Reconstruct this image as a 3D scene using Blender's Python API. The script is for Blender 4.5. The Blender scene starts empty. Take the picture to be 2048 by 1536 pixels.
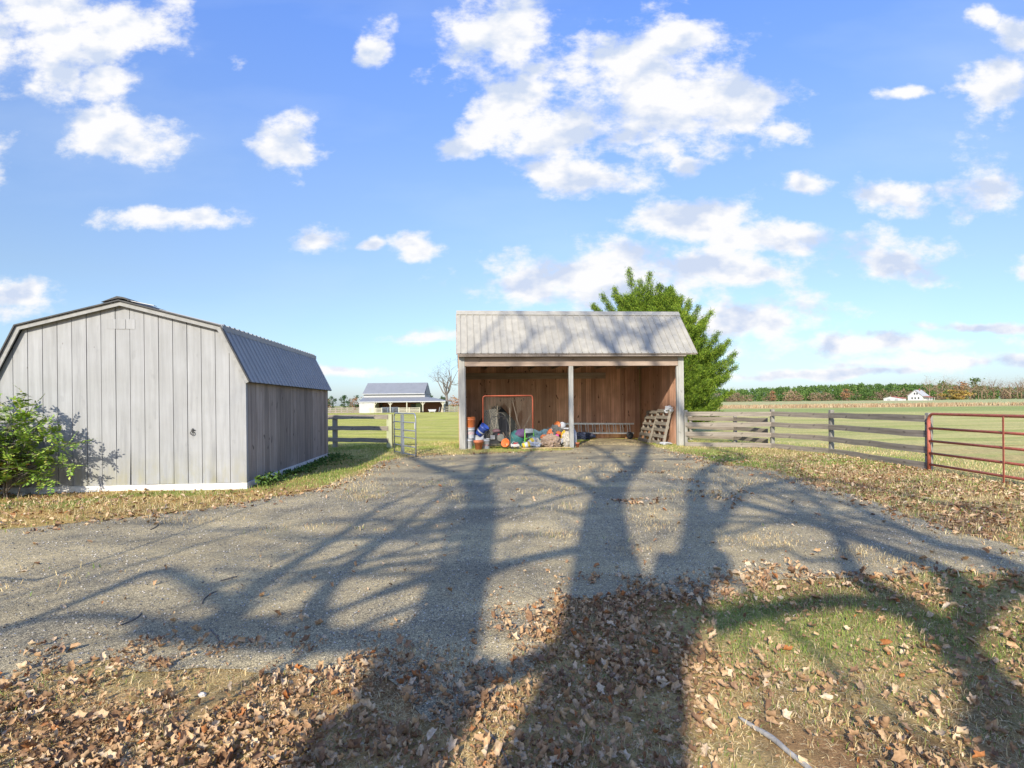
import bpy, math, random
from mathutils import noise as mnoise
import numpy as np
from mathutils import Vector, Matrix
from mathutils.geometry import delaunay_2d_cdt

random.seed(7)
rng = np.random.default_rng(7)
scene = bpy.context.scene
col = scene.collection
PI = math.pi

# ------------------------------------------------------------------ camera
FPX = 1100.0                      # focal length in pixels of the 2048 px photograph
CAMH = 1.55
ROLL = math.radians(0.6)
R_ = Vector((math.cos(ROLL), 0, -math.sin(ROLL)))
U_ = Vector((math.sin(ROLL), 0, math.cos(ROLL)))
F_ = Vector((0, 1, 0))
cd = bpy.data.cameras.new('camera')
cam = bpy.data.objects.new('camera', cd)
col.objects.link(cam)
cd.sensor_width = 36
cd.lens = 36 * FPX / 2048
cd.shift_y = 40 / 2048
cd.clip_start = 0.05
cd.clip_end = 8000
m = Matrix.Identity(4)
for i, v in enumerate((R_, U_, -F_)):
    for j in range(3):
        m[j][i] = v[j]
m[2][3] = CAMH
cam.matrix_world = m
scene.camera = cam

# ------------------------------------------------------------------ sun, sky, exposure
SUN_EL = math.radians(30)
SUN_AZ = math.radians(16)          # light travels forward and 16 degrees to the right
L = Vector((math.sin(SUN_AZ) * math.cos(SUN_EL), math.cos(SUN_AZ) * math.cos(SUN_EL), -math.sin(SUN_EL)))
sd = bpy.data.lights.new('sun', 'SUN')
sd.energy = 5.0
sd.angle = math.radians(0.7)
sd.color = (1.0, 0.92, 0.77)
sun = bpy.data.objects.new('sun', sd)
sun.rotation_euler = L.to_track_quat('-Z', 'Y').to_euler()
sun.location = (-10, -30, 20)
col.objects.link(sun)
scene.view_settings.view_transform = 'Standard'
scene.view_settings.look = 'None'
scene.view_settings.gamma = 1.0
scene.view_settings.exposure = 0.35
scene.view_settings.use_curve_mapping = False
scene.cycles.max_bounces = 6
scene.cycles.diffuse_bounces = 3
scene.cycles.glossy_bounces = 2
scene.cycles.transmission_bounces = 2

CLOUDS = [(130,60,190,95),(215,150,60,40),(110,150,70,40),(240,265,100,50),(190,240,40,25),(572,285,48,60),(755,95,26,45),
 (1000,90,95,110),(1010,215,75,70),(925,290,50,24),(1290,180,185,115),(1450,215,110,75),(1555,262,58,36),(1130,265,120,60),
 (1340,85,100,55),(1160,345,128,38),(340,433,125,20),(638,480,52,28),(825,488,45,27),(742,488,24,12),(1380,440,110,42),
 (1540,478,122,34),(1260,548,260,44),(1410,530,150,36),(1060,572,90,42),(1780,512,118,48),(1785,385,55,36),(1968,378,75,42),
 (1610,378,34,20),(1985,175,60,55),(1800,185,45,14),(1975,40,25,20),(2025,80,40,40),(1520,632,130,36),(1440,650,80,26),
 (1740,690,260,20),(1920,722,210,16),(1960,658,130,11),(30,590,75,40),(870,677,55,13),(690,745,100,12),(1370,333,34,20),
 (1120,560,130,52),(1330,525,190,48),(1250,575,150,40),(1500,548,90,28),(-200,300,160,80),(2300,300,200,90),(2250,560,150,60),(1640,745,200,10)]

def build_world():
    w = bpy.data.worlds.new('World')
    scene.world = w
    w.use_nodes = True
    nt = w.node_tree
    N, K = nt.nodes, nt.links
    for n in list(N):
        N.remove(n)
    out = N.new('ShaderNodeOutputWorld')
    bg = N.new('ShaderNodeBackground')
    bg.inputs['Strength'].default_value = 0.12
    K.new(bg.outputs[0], out.inputs[0])
    sky = N.new('ShaderNodeTexSky')
    sky.sky_type = 'NISHITA'
    sky.sun_disc = False
    sky.sun_elevation = SUN_EL
    sky.sun_rotation = PI + SUN_AZ
    sky.air_density = 1.0
    sky.dust_density = 0.6
    sky.ozone_density = 1.2
    tc = N.new('ShaderNodeTexCoord')
    sep = N.new('ShaderNodeSeparateXYZ')
    K.new(tc.outputs['Generated'], sep.inputs[0])
    def math_(op, a, b=None, clamp=False):
        n = N.new('ShaderNodeMath'); n.operation = op; n.use_clamp = clamp
        for i, v in enumerate((a, b)):
            if v is None: continue
            if isinstance(v, (int, float)): n.inputs[i].default_value = v
            else: K.new(v, n.inputs[i])
        return n.outputs[0]
    def vmath(op, a, b=None, scale=None):
        n = N.new('ShaderNodeVectorMath'); n.operation = op
        for i, v in enumerate((a, b)):
            if v is None: continue
            if isinstance(v, (tuple, Vector)): n.inputs[i].default_value = v
            else: K.new(v, n.inputs[i])
        return n
    # directions laid out on the vault: (x, z) over y ahead of the yard
    yy = math_('MAXIMUM', sep.outputs[1], 0.08)
    a = math_('DIVIDE', sep.outputs[0], yy)
    b = math_('DIVIDE', sep.outputs[2], yy)
    comb = N.new('ShaderNodeCombineXYZ')
    K.new(a, comb.inputs[0]); K.new(b, comb.inputs[1])
    nz0 = N.new('ShaderNodeTexNoise'); nz0.inputs['Scale'].default_value = 6.0; nz0.inputs['Detail'].default_value = 5
    K.new(comb.outputs[0], nz0.inputs['Vector'])
    off = vmath('SUBTRACT', nz0.outputs['Color'], (0.5, 0.5, 0.5))
    offs = vmath('MULTIPLY', off.outputs[0], (0.10, 0.05, 0))
    P = vmath('ADD', comb.outputs[0], offs.outputs[0])
    def field(Pn):
        cur = None
        for (cx, cy, rx, ry) in CLOUDS:
            d = F_ * FPX + R_ * (cx - 1024) + U_ * (808 - cy)
            c = (d.x / d.y, d.z / d.y, 0)
            s1 = vmath('SUBTRACT', Pn, c)
            s2 = vmath('MULTIPLY', s1.outputs[0], (FPX / (rx * 1.24), FPX / (ry * 1.24), 0))
            s3 = vmath('LENGTH', s2.outputs[0])
            cur = s3.outputs['Value'] if cur is None else math_('MINIMUM', cur, s3.outputs['Value'])
        return cur
    dist = field(P.outputs[0])
    nz = N.new('ShaderNodeTexNoise'); nz.inputs['Scale'].default_value = 11.0; nz.inputs['Detail'].default_value = 10
    nz.inputs['Roughness'].default_value = 0.62
    st = vmath('MULTIPLY', comb.outputs[0], (0.8, 1.25, 1))
    K.new(st.outputs[0], nz.inputs['Vector'])
    n1 = math_('SUBTRACT', nz.outputs[0], 0.5)
    n2 = math_('MULTIPLY', n1, 3.4)
    v = math_('ADD', math_('SUBTRACT', 1.0, dist), n2)
    mask = N.new('ShaderNodeMapRange'); mask.interpolation_type = 'SMOOTHSTEP'
    mask.inputs['From Min'].default_value = -0.15; mask.inputs['From Max'].default_value = 0.62
    K.new(v, mask.inputs['Value'])
    # thin veil
    vz = N.new('ShaderNodeTexNoise'); vz.inputs['Scale'].default_value = 2.3; vz.inputs['Detail'].default_value = 6
    sv = vmath('MULTIPLY', comb.outputs[0], (0.7, 2.2, 1)); K.new(sv.outputs[0], vz.inputs['Vector'])
    veil = N.new('ShaderNodeMapRange'); veil.inputs['From Min'].default_value = 0.48; veil.inputs['From Max'].default_value = 0.8
    veil.inputs['To Max'].default_value = 0.22
    K.new(vz.outputs[0], veil.inputs['Value'])
    # sky colour: nishita with an elevation tint
    ramp = N.new('ShaderNodeValToRGB')
    K.new(sep.outputs[2], ramp.inputs[0])
    e = ramp.color_ramp.elements
    e[0].position = 0.0; e[0].color = (0.60, 0.72, 1.05, 1)
    e[1].position = 0.56; e[1].color = (1.22, 1.50, 2.2, 1)
    x = ramp.color_ramp.elements.new(0.09); x.color = (0.80, 0.92, 1.10, 1)
    x = ramp.color_ramp.elements.new(0.20); x.color = (1.02, 1.05, 1.15, 1)
    x = ramp.color_ramp.elements.new(0.37); x.color = (1.24, 1.32, 1.55, 1)
    mul = N.new('ShaderNodeMix'); mul.data_type = 'RGBA'; mul.blend_type = 'MULTIPLY'; mul.inputs[0].default_value = 1
    K.new(sky.outputs[0], mul.inputs[6]); K.new(ramp.outputs[0], mul.inputs[7])
    gain = N.new('ShaderNodeMix'); gain.data_type = 'RGBA'; gain.blend_type = 'MULTIPLY'; gain.inputs[0].default_value = 1
    K.new(mul.outputs[2], gain.inputs[6]); gain.inputs[7].default_value = (1.0, 1.0, 1.0, 1)
    mv = N.new('ShaderNodeMix'); mv.data_type = 'RGBA'
    K.new(veil.outputs[0], mv.inputs[0]); K.new(gain.outputs[2], mv.inputs[6]); mv.inputs[7].default_value = (5.4, 6.3, 7.4, 1)
    # cloud colour: white tops, faint blue-grey bodies
    cr = N.new('ShaderNodeValToRGB')
    def cn(off):
        q = vmath('ADD', st.outputs[0], off)
        z = N.new('ShaderNodeTexNoise'); z.inputs['Scale'].default_value = 8.0; z.inputs['Detail'].default_value = 5; z.inputs['Roughness'].default_value = 0.5
        K.new(q.outputs[0], z.inputs['Vector']); return z.outputs[0]
    em = math_('MULTIPLY', math_('SUBTRACT', cn((0, 0, 0)), cn((-0.012, 0.034, 0))), 3.0)
    thick = math_('MULTIPLY', math_('SUBTRACT', 1.0, dist), -0.19)
    K.new(math_('ADD', math_('ADD', em, thick), 0.60), cr.inputs[0])
    cr.color_ramp.elements[0].position = 0.22; cr.color_ramp.elements[0].color = (4.2, 4.8, 6.0, 1)
    cr.color_ramp.elements[1].position = 0.58; cr.color_ramp.elements[1].color = (6.5, 6.5, 6.6, 1)
    mc = N.new('ShaderNodeMix'); mc.data_type = 'RGBA'
    K.new(mask.outputs[0], mc.inputs[0]); K.new(mv.outputs[2], mc.inputs[6]); K.new(cr.outputs[0], mc.inputs[7])
    K.new(mc.outputs[2], bg.inputs['Color'])
build_world()

# ------------------------------------------------------------------ helpers
def ray(px, py):
    return F_ * FPX + R_ * (px - 1024) + U_ * (808 - py)
def G(px, py, z=0.0):
    d = ray(px, py); t = (z - CAMH) / d.z
    return Vector((d.x * t, d.y * t, z))
def atY(px, py, Y):
    d = ray(px, py); t = Y / d.y
    return Vector((d.x * t, Y, CAMH + d.z * t))

def bump_h(x, y):
    x = np.asarray(x, float); y = np.asarray(y, float)
    near = 0.008 * np.sin(x * 1.3 + 0.5 * y) + 0.008 * np.sin(0.9 * y - 0.7 * x + 1) + 0.006 * np.sin(2.1 * x - 0.4 * y + 2) + 0.005 * np.sin(1.7 * y + 0.3)
    r = np.hypot(x, y)
    near = near * np.clip(1 - (r - 22) / 20, 0, 1)
    far = np.clip((y - 140) * 0.0040, 0, 3) * np.clip((x + 20) / 80, 0, 1)
    return near + far
def gh(x, y):
    return float(bump_h(x, y))

class MB:
    def __init__(s):
        s.v = []; s.f = []; s.mi = []
    def add(s, vs, fs, mi=0):
        o = len(s.v)
        s.v.extend([tuple(p) for p in vs])
        s.f.extend([tuple(i + o for i in f) for f in fs])
        s.mi.extend([mi] * len(fs))
        return s
    def box(s, x0, x1, y0, y1, z0, z1, mi=0, M=None):
        vs = [Vector((x, y, z)) for z in (z0, z1) for y in (y0, y1) for x in (x0, x1)]
        if M is not None: vs = [M @ v for v in vs]
        return s.add(vs, [(0, 2, 3, 1), (4, 5, 7, 6), (0, 1, 5, 4), (2, 6, 7, 3), (0, 4, 6, 2), (1, 3, 7, 5)], mi)
    def beam(s, a, b, w, h, up=(0, 0, 1), mi=0):
        a = Vector(a); b = Vector(b); d = (b - a); ln = d.length; d.normalize()
        up = Vector(up)
        if abs(d.dot(up)) > 0.98: up = Vector((0, 1, 0))
        sx = d.cross(up).normalized(); uz = sx.cross(d).normalized()
        vs = []
        for p in (a, b):
            for i, j in ((-1, -1), (1, -1), (1, 1), (-1, 1)):
                vs.append(p + sx * (i * w / 2) + uz * (j * h / 2))
        return s.add(vs, [(0, 1, 2, 3), (7, 6, 5, 4), (0, 4, 5, 1), (1, 5, 6, 2), (2, 6, 7, 3), (3, 7, 4, 0)], mi)
    def tube(s, pts, rad, n=8, caps=True, mi=0):
        pts = [Vector(p) for p in pts]
        if isinstance(rad, (int, float)): rad = [rad] * len(pts)
        prev = None; rings = []
        for i, p in enumerate(pts):
            if i == 0: t = pts[1] - pts[0]
            elif i == len(pts) - 1: t = pts[-1] - pts[-2]
            else: t = pts[i + 1] - pts[i - 1]
            if t.length < 1e-9: t = Vector((0, 0, 1))
            t.normalize()
            if prev is None:
                a = Vector((0, 0, 1)) if abs(t.z) < 0.9 else Vector((1, 0, 0))
                u = t.cross(a).normalized()
            else:
                u = (prev - t * prev.dot(t))
                if u.length < 1e-6: u = t.orthogonal()
                u.normalize()
            prev = u
            w = t.cross(u)
            rings.append([p + (u * math.cos(2 * PI * k / n) + w * math.sin(2 * PI * k / n)) * rad[i] for k in range(n)])
        vs = [q for r in rings for q in r]
        fs = []
        for i in range(len(pts) - 1):
            for k in range(n):
                a = i * n + k; b = i * n + (k + 1) % n
                fs.append((a, b, b + n, a + n))
        if caps:
            fs.append(tuple(range(n))[::-1]); fs.append(tuple(range((len(pts) - 1) * n, len(pts) * n)))
        return s.add(vs, fs, mi)
    def lathe(s, prof, n=20, M=None, mi=0):
        vs = []; fs = []
        for (r, z) in prof:
            for k in range(n):
                p = Vector((r * math.cos(2 * PI * k / n), r * math.sin(2 * PI * k / n), z))
                vs.append(M @ p if M is not None else p)
        for i in range(len(prof) - 1):
            for k in range(n):
                a = i * n + k; b = i * n + (k + 1) % n
                fs.append((a, b, b + n, a + n))
        return s.add(vs, fs, mi)
    def prism(s, poly, axis, t0, t1, M=None, mi=0):
        """poly = list of (a, b); axis 'y' -> (a, t, b); axis 'x' -> (t, a, b); axis 'z' -> (a, b, t)"""
        f = {'y': lambda a, b, t: Vector((a, t, b)), 'x': lambda a, b, t: Vector((t, a, b)), 'z': lambda a, b, t: Vector((a, b, t))}[axis]
        n = len(poly)
        vs = [f(a, b, t0) for a, b in poly] + [f(a, b, t1) for a, b in poly]
        if M is not None: vs = [M @ v for v in vs]
        fs = [tuple(range(n))[::-1], tuple(range(n, 2 * n))] + [(i, (i + 1) % n, n + (i + 1) % n, n + i) for i in range(n)]
        return s.add(vs, fs, mi)
    def blob(s, c, r, seed=0, nu=12, nv=8, amp=0.2, M=None, mi=0, crumple=0):
        """crumpled closed lump, radii r=(rx,ry,rz)"""
        rr = random.Random(seed)
        ph = [(rr.uniform(1, 4), rr.uniform(1, 4), rr.uniform(1, 4), rr.uniform(0, 6)) for _ in range(5)]
        vs = []
        for j in range(nv + 1):
            th = PI * j / nv
            for i in range(nu):
                a = 2 * PI * i / nu
                d = Vector((math.sin(th) * math.cos(a), math.sin(th) * math.sin(a), math.cos(th)))
                if crumple:
                    q_ = Vector((d.x * 2.2 + seed, d.y * 2.2, d.z * 2.2))
                    kc = crumple * (0.5 - abs(mnoise.noise(q_)) * 1.6 + 0.5 * (0.5 - abs(mnoise.noise(q_ * 2.3)) * 1.6))
                else: kc = 0
                k = 1 + kc + amp * sum(math.sin(p[0] * d.x * 2 + p[1] * d.y * 2 + p[2] * d.z * 2 + p[3]) for p in ph) / 2.5
                p = Vector((c[0] + d.x * r[0] * k, c[1] + d.y * r[1] * k, c[2] + d.z * r[2] * k))
                vs.append(M @ p if M is not None else p)
        fs = []
        for j in range(nv):
            for i in range(nu):
                a = j * nu + i; b = j * nu + (i + 1) % nu
                fs.append((a, b, b + nu, a + nu))
        return s.add(vs, fs, mi)
    def build(s, name, mats, parent=None, smooth=False, loc=None, bevel=0):
        me = bpy.data.meshes.new(name)
        me.from_pydata(s.v, [], s.f)
        if not isinstance(mats, (list, tuple)): mats = [mats]
        for m_ in mats: me.materials.append(m_)
        if len(mats) > 1:
            me.polygons.foreach_set('material_index', s.mi)
        if smooth:
            me.polygons.foreach_set('use_smooth', [True] * len(me.polygons))
        me.update()
        o = bpy.data.objects.new(name, me)
        col.objects.link(o)
        if parent is not None: o.parent = parent
        if loc is not None: o.location = loc
        if bevel:
            md = o.modifiers.new('bevel', 'BEVEL'); md.width = bevel; md.segments = 2; md.limit_method = 'ANGLE'
        if smooth == 'auto':
            pass
        return o

def np_mesh(name, verts, faces, mats, parent=None, mi=None):
    """verts (n,3) array, faces (m,k) array"""
    me = bpy.data.meshes.new(name)
    verts = np.asarray(verts, np.float32); faces = np.asarray(faces, np.int32)
    k = faces.shape[1]; nf = len(faces)
    me.vertices.add(len(verts)); me.vertices.foreach_set('co', verts.ravel())
    me.loops.add(nf * k); me.loops.foreach_set('vertex_index', faces.ravel())
    me.polygons.add(nf)
    me.polygons.foreach_set('loop_start', np.arange(nf, dtype=np.int32) * k)
    me.polygons.foreach_set('loop_total', np.full(nf, k, np.int32))
    if not isinstance(mats, (list, tuple)): mats = [mats]
    for m_ in mats: me.materials.append(m_)
    if mi is not None: me.polygons.foreach_set('material_index', np.asarray(mi, np.int32))
    me.update(calc_edges=True); me.validate()
    o = bpy.data.objects.new(name, me)
    col.objects.link(o)
    if parent is not None: o.parent = parent
    return o

def tag(o, label=None, cat=None, group=None, kind=None):
    if label: o['label'] = label
    if cat: o['category'] = cat
    if group: o['group'] = group
    if kind: o['kind'] = kind
    return o
def empty(name, loc, rz, label, cat, group=None):
    o = bpy.data.objects.new(name, None)
    o.empty_display_size = 0.2
    o.location = loc; o.rotation_euler = (0, 0, rz)
    col.objects.link(o)
    return tag(o, label, cat, group)
def copy_tree(o, parent=None):
    c = o.copy(); col.objects.link(c)
    if parent is not None: c.parent = parent
    for ch in [x for x in col.objects if x.parent == o]:
        copy_tree(ch, c)
    return c
def rotM(loc, rx=0, ry=0, rz=0):
    return Matrix.Translation(Vector(loc)) @ Matrix.Rotation(rz, 4, 'Z') @ Matrix.Rotation(ry, 4, 'Y') @ Matrix.Rotation(rx, 4, 'X')

# ------------------------------------------------------------------ materials
class NT:
    def __init__(s, name):
        s.m = bpy.data.materials.new(name); s.m.use_nodes = True
        s.nt = s.m.node_tree; s.N = s.nt.nodes; s.K = s.nt.links
        s.b = s.N['Principled BSDF']
    def n(s, t, **kw):
        x = s.N.new(t)
        for k, v in kw.items():
            if hasattr(x, k): setattr(x, k, v)
            else: s.inp(x, k, v)
        return x
    def inp(s, node, key, v):
        if isinstance(v, bpy.types.NodeSocket): s.K.new(v, node.inputs[key])
        else: node.inputs[key].default_value = v
    def coords(s, kind='Object', scale=(1, 1, 1)):
        tc = s.N.new('ShaderNodeTexCoord')
        mp = s.N.new('ShaderNodeMapping'); mp.inputs['Scale'].default_value = scale
        s.K.new(tc.outputs[kind], mp.inputs[0])
        return mp.outputs[0]
    def noise(s, vec, scale=5, detail=4, rough=0.55, out='Fac'):
        x = s.N.new('ShaderNodeTexNoise')
        x.inputs['Scale'].default_value = scale; x.inputs['Detail'].default_value = detail; x.inputs['Roughness'].default_value = rough
        s.K.new(vec, x.inputs['Vector'])
        return x.outputs[out]
    def vor(s, vec, scale=5, out='Distance', feature='F1'):
        x = s.N.new('ShaderNodeTexVoronoi'); x.feature = feature
        x.inputs['Scale'].default_value = scale; s.K.new(vec, x.inputs['Vector'])
        return x.outputs[out]
    def ramp(s, fac, stops, interp='LINEAR'):
        x = s.N.new('ShaderNodeValToRGB'); x.color_ramp.interpolation = interp
        e = x.color_ramp.elements
        while len(e) < len(stops): e.new(0.5)
        for i, (p, c) in enumerate(stops):
            e[i].position = p; e[i].color = (*c, 1) if len(c) == 3 else c
        s.K.new(fac, x.inputs[0])
        return x.outputs[0]
    def mix(s, fac, a, b, blend='MIX'):
        x = s.N.new('ShaderNodeMix'); x.data_type = 'RGBA'; x.blend_type = blend
        for k, v in ((0, fac), (6, a), (7, b)):
            if isinstance(v, bpy.types.NodeSocket): s.K.new(v, x.inputs[k])
            elif isinstance(v, (int, float)): x.inputs[k].default_value = v if k == 0 else (v, v, v, 1)
            else: x.inputs[k].default_value = (*v, 1) if len(v) == 3 else v
        return x.outputs[2]
    def mth(s, op, a, b=None, clamp=False):
        x = s.N.new('ShaderNodeMath'); x.operation = op; x.use_clamp = clamp
        for i, v in enumerate((a, b)):
            if v is None: continue
            if isinstance(v, (int, float)): x.inputs[i].default_value = v
            else: s.K.new(v, x.inputs[i])
        return x.outputs[0]
    def bump(s, h, strength=0.3, dist=0.01):
        x = s.N.new('ShaderNodeBump'); x.inputs['Strength'].default_value = strength; x.inputs['Distance'].default_value = dist
        s.K.new(h, x.inputs['Height']); s.K.new(x.outputs[0], s.b.inputs['Normal'])
    def island(s):
        return s.N.new('ShaderNodeNewGeometry').outputs['Random Per Island']
    def fin(s, color, rough=0.8, metal=0.0, spec=0.3):
        s.inp(s.b, 'Base Color', color if isinstance(color, bpy.types.NodeSocket) else (*color, 1))
        s.inp(s.b, 'Roughness', rough); s.inp(s.b, 'Metallic', metal); s.inp(s.b, 'Specular IOR Level', spec)
        return s.m
_mc = {}
def plain(name, c, rough=0.6, metal=0.0, var=0.12, scale=14, spec=0.4, bump=0.1):
    """a coloured surface with soft wear and grime"""
    if name in _mc: return _mc[name]
    t = NT(name); v = t.coords()
    n1 = t.noise(v, scale, 5, 0.6)
    lo = tuple(x * (1 - 2.2 * var) for x in c); hi = tuple(min(1, x * (1 + 1.6 * var)) for x in c)
    c1 = t.ramp(n1, [(0.3, lo), (0.7, hi)])
    g = t.noise(v, scale * 0.35, 4)
    g2 = t.ramp(g, [(0.55, (0, 0, 0)), (0.8, (1, 1, 1))])
    c2 = t.mix(t.mth('MULTIPLY', g2, 0.35), c1, (0.22, 0.19, 0.15))
    if bump: t.bump(n1, bump, 0.01)
    _mc[name] = t.fin(c2, rough, metal, spec)
    return _mc[name]
def wood(name, c_dark, c_light, axis=2, isl=0.35, knots=0.6, grain=22, rough=0.85, stain=None, coord='Object', splash=None):
    """boards: grain along an axis, each board its own tone, knots, weather stains"""
    if name in _mc: return _mc[name]
    t = NT(name)
    sc = [1, 1, 1]; sc[axis] = 0.045
    v0 = t.coords(coord)
    v = t.coords(coord, sc)
    ri = t.island()
    vv = t.N.new('ShaderNodeVectorMath'); vv.operation = 'ADD'
    cb = t.N.new('ShaderNodeCombineXYZ')
    for i in range(3): t.K.new(t.mth('MULTIPLY', ri, 37.0 + 11 * i), cb.inputs[i])
    t.K.new(v, vv.inputs[0]); t.K.new(cb.outputs[0], vv.inputs[1])
    g = t.noise(vv.outputs[0], grain, 6, 0.65)
    base = t.ramp(g, [(0.28, c_dark), (0.68, c_light)])
    br = t.mth('ADD', t.mth('MULTIPLY', ri, isl), 1 - isl * 0.5)
    base = t.mix(1.0, base, br, 'MULTIPLY') if False else base
    hs = t.N.new('ShaderNodeHueSaturation'); t.K.new(base, hs.inputs['Color']); t.K.new(br, hs.inputs['Value'])
    c = hs.outputs[0]
    big = t.noise(v0, 1.3, 4)
    c = t.mix(t.ramp(big, [(0.4, (0, 0, 0)), (0.75, (0.45, 0.45, 0.45))]), c, stain if stain else tuple(x * 0.55 for x in c_dark))
    if knots:
        sk = [1, 1, 1]; sk[axis] = 0.42
        vk = t.coords(coord, sk)
        wn = t.noise(v0, 3, 2, out='Color')
        va = t.N.new('ShaderNodeVectorMath'); va.operation = 'MULTIPLY_ADD'
        t.K.new(wn, va.inputs[0]); va.inputs[1].default_value = (0.25, 0.25, 0.25); t.K.new(vk, va.inputs[2])
        k = t.vor(va.outputs[0], 4.6)
        kr = t.ramp(k, [(0.09, (1, 1, 1)), (0.17, (0, 0, 0))])
        c = t.mix(t.mth('MULTIPLY', kr, knots), c, tuple(x * 0.25 for x in c_dark))
    if splash:
        sx = t.N.new('ShaderNodeSeparateXYZ'); t.K.new(v0, sx.inputs[0])
        nn = t.noise(t.coords(coord, (1, 1, 0.35)), 6, 5, 0.65)
        hgt = t.mth('SUBTRACT', 0.75, sx.outputs[2], clamp=True)
        c = t.mix(t.mth('MULTIPLY', t.mth('MULTIPLY', hgt, t.ramp(nn, [(0.40, (0, 0, 0)), (0.7, (1, 1, 1))])), 1.5, clamp=True), c, splash)
        # rows of nail heads with small rust runs
        vn = t.vor(t.coords(coord, (4.08, 1, 1.7)), 1.0)
        c = t.mix(t.mth('MULTIPLY', t.ramp(vn, [(0.02, (1, 1, 1)), (0.045, (0, 0, 0))]), 0.55), c, (0.12, 0.10, 0.08))
        n5 = t.noise(t.coords(coord, (1.2, 1, 0.12)), 5, 5, 0.7)
        c = t.mix(t.ramp(n5, [(0.52, (0, 0, 0)), (0.72, (0.5, 0.5, 0.5))]), c, tuple(x * 0.72 for x in c_dark))
    t.bump(g, 0.35, 0.006)
    _mc[name] = t.fin(c, rough, 0, 0.2)
    return _mc[name]

# ------------------------------------------------------------------ ground cover maths
def vnoise(x, y, s, seed=0):
    x = np.asarray(x) * s + 100.3 + seed * 17.17; y = np.asarray(y) * s + 57.7 + seed * 5.3
    xi = np.floor(x).astype(np.int64); yi = np.floor(y).astype(np.int64)
    fx = x - xi; fy = y - yi
    fx = fx * fx * (3 - 2 * fx); fy = fy * fy * (3 - 2 * fy)
    def h(a, b):
        n = (a * 374761393 + b * 668265263 + seed * 974634777) & 0x7fffffff
        n = ((n ^ (n >> 13)) * 1274126177) & 0x7fffffff
        return ((n ^ (n >> 16)) & 0xffff) / 65535.0
    return (h(xi, yi) * (1 - fx) + h(xi + 1, yi) * fx) * (1 - fy) + (h(xi, yi + 1) * (1 - fx) + h(xi + 1, yi + 1) * fx) * fy
def fbm(x, y, s, seed=0, o=4):
    t = 0; a = 0.5; w = 0
    for i in range(o):
        t = t + a * vnoise(x, y, s * 2 ** i, seed + i); w += a; a *= 0.5
    return t / w
def sstep(a, b, x):
    t = np.clip((x - a) / (b - a), 0, 1); return t * t * (3 - 2 * t)

dr_px_top = [(-420, 1075), (-150, 1070), (0, 1060), (130, 1048), (250, 1036), (400, 1018), (500, 1003), (600, 985), (650, 972), (700, 958), (745, 936), (770, 922), (800, 915), (860, 910),
             (925, 908), (1030, 905), (1080, 901), (1140, 900), (1165, 884), (1200, 877), (1268, 878), (1300, 889), (1345, 903), (1400, 914), (1430, 926), (1520, 940), (1600, 958), (1690, 982), (1760, 1005),
             (1850, 1040), (1950, 1072), (2048, 1105), (2300, 1165), (2600, 1215)]
dr_px_bot = [(2600, 1300), (2250, 1210), (2048, 1160), (1930, 1158), (1800, 1160), (1640, 1158), (1560, 1162), (1500, 1168), (1440, 1192), (1340, 1190), (1250, 1196), (1160, 1205),
             (1130, 1222), (1100, 1280), (1060, 1345), (1000, 1385), (950, 1420), (900, 1440), (800, 1410), (720, 1370), (600, 1350), (480, 1335), (370, 1335), (300, 1330), (200, 1320), (120, 1330),
             (0, 1385), (-200, 1430), (-500, 1470)]
def to_w(l):
    return [(G(*p).x, G(*p).y) for p in l]
DR = to_w(dr_px_top) + to_w(dr_px_bot)
def densify(poly, step, amp, seed=3):
    out = []
    n = len(poly)
    acc = 0
    for i in range(n):
        a = Vector((*poly[i], 0)); b = Vector((*poly[(i + 1) % n], 0))
        d = (b - a); ln = d.length
        k = max(1, int(ln / step))
        nrm = Vector((-d.y, d.x, 0)).normalized() if ln > 0 else Vector((0, 0, 0))
        for j in range(k):
            p = a + d * (j / k)
            w = (float(fbm(np.array([p.x]), np.array([p.y]), 2.2, seed, 4)[0]) - 0.5) * 2 * amp
            p = p + nrm * w
            out.append((p.x, p.y))
    return out
DRD = densify(DR, 0.07, 0.22)
_drd = np.array(DRD)
def in_poly(x, y, P=_drd):
    x = np.asarray(x, float); y = np.asarray(y, float)
    ins = np.zeros(x.shape, bool)
    n = len(P); j = n - 1
    for i in range(n):
        xi, yi = P[i]; xj, yj = P[j]
        if yi != yj:
            c = ((yi > y) != (yj > y)) & (x < (xj - xi) * (y - yi) / (yj - yi) + xi)
            ins ^= c
        j = i
    return ins
def edge_dist(x, y, P=_drd[::2]):
    x = np.asarray(x, float); y = np.asarray(y, float)
    d = np.full(x.shape, 1e9)
    for (a, b) in P:
        d = np.minimum(d, (x - a) ** 2 + (y - b) ** 2)
    return np.sqrt(d)

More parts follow.
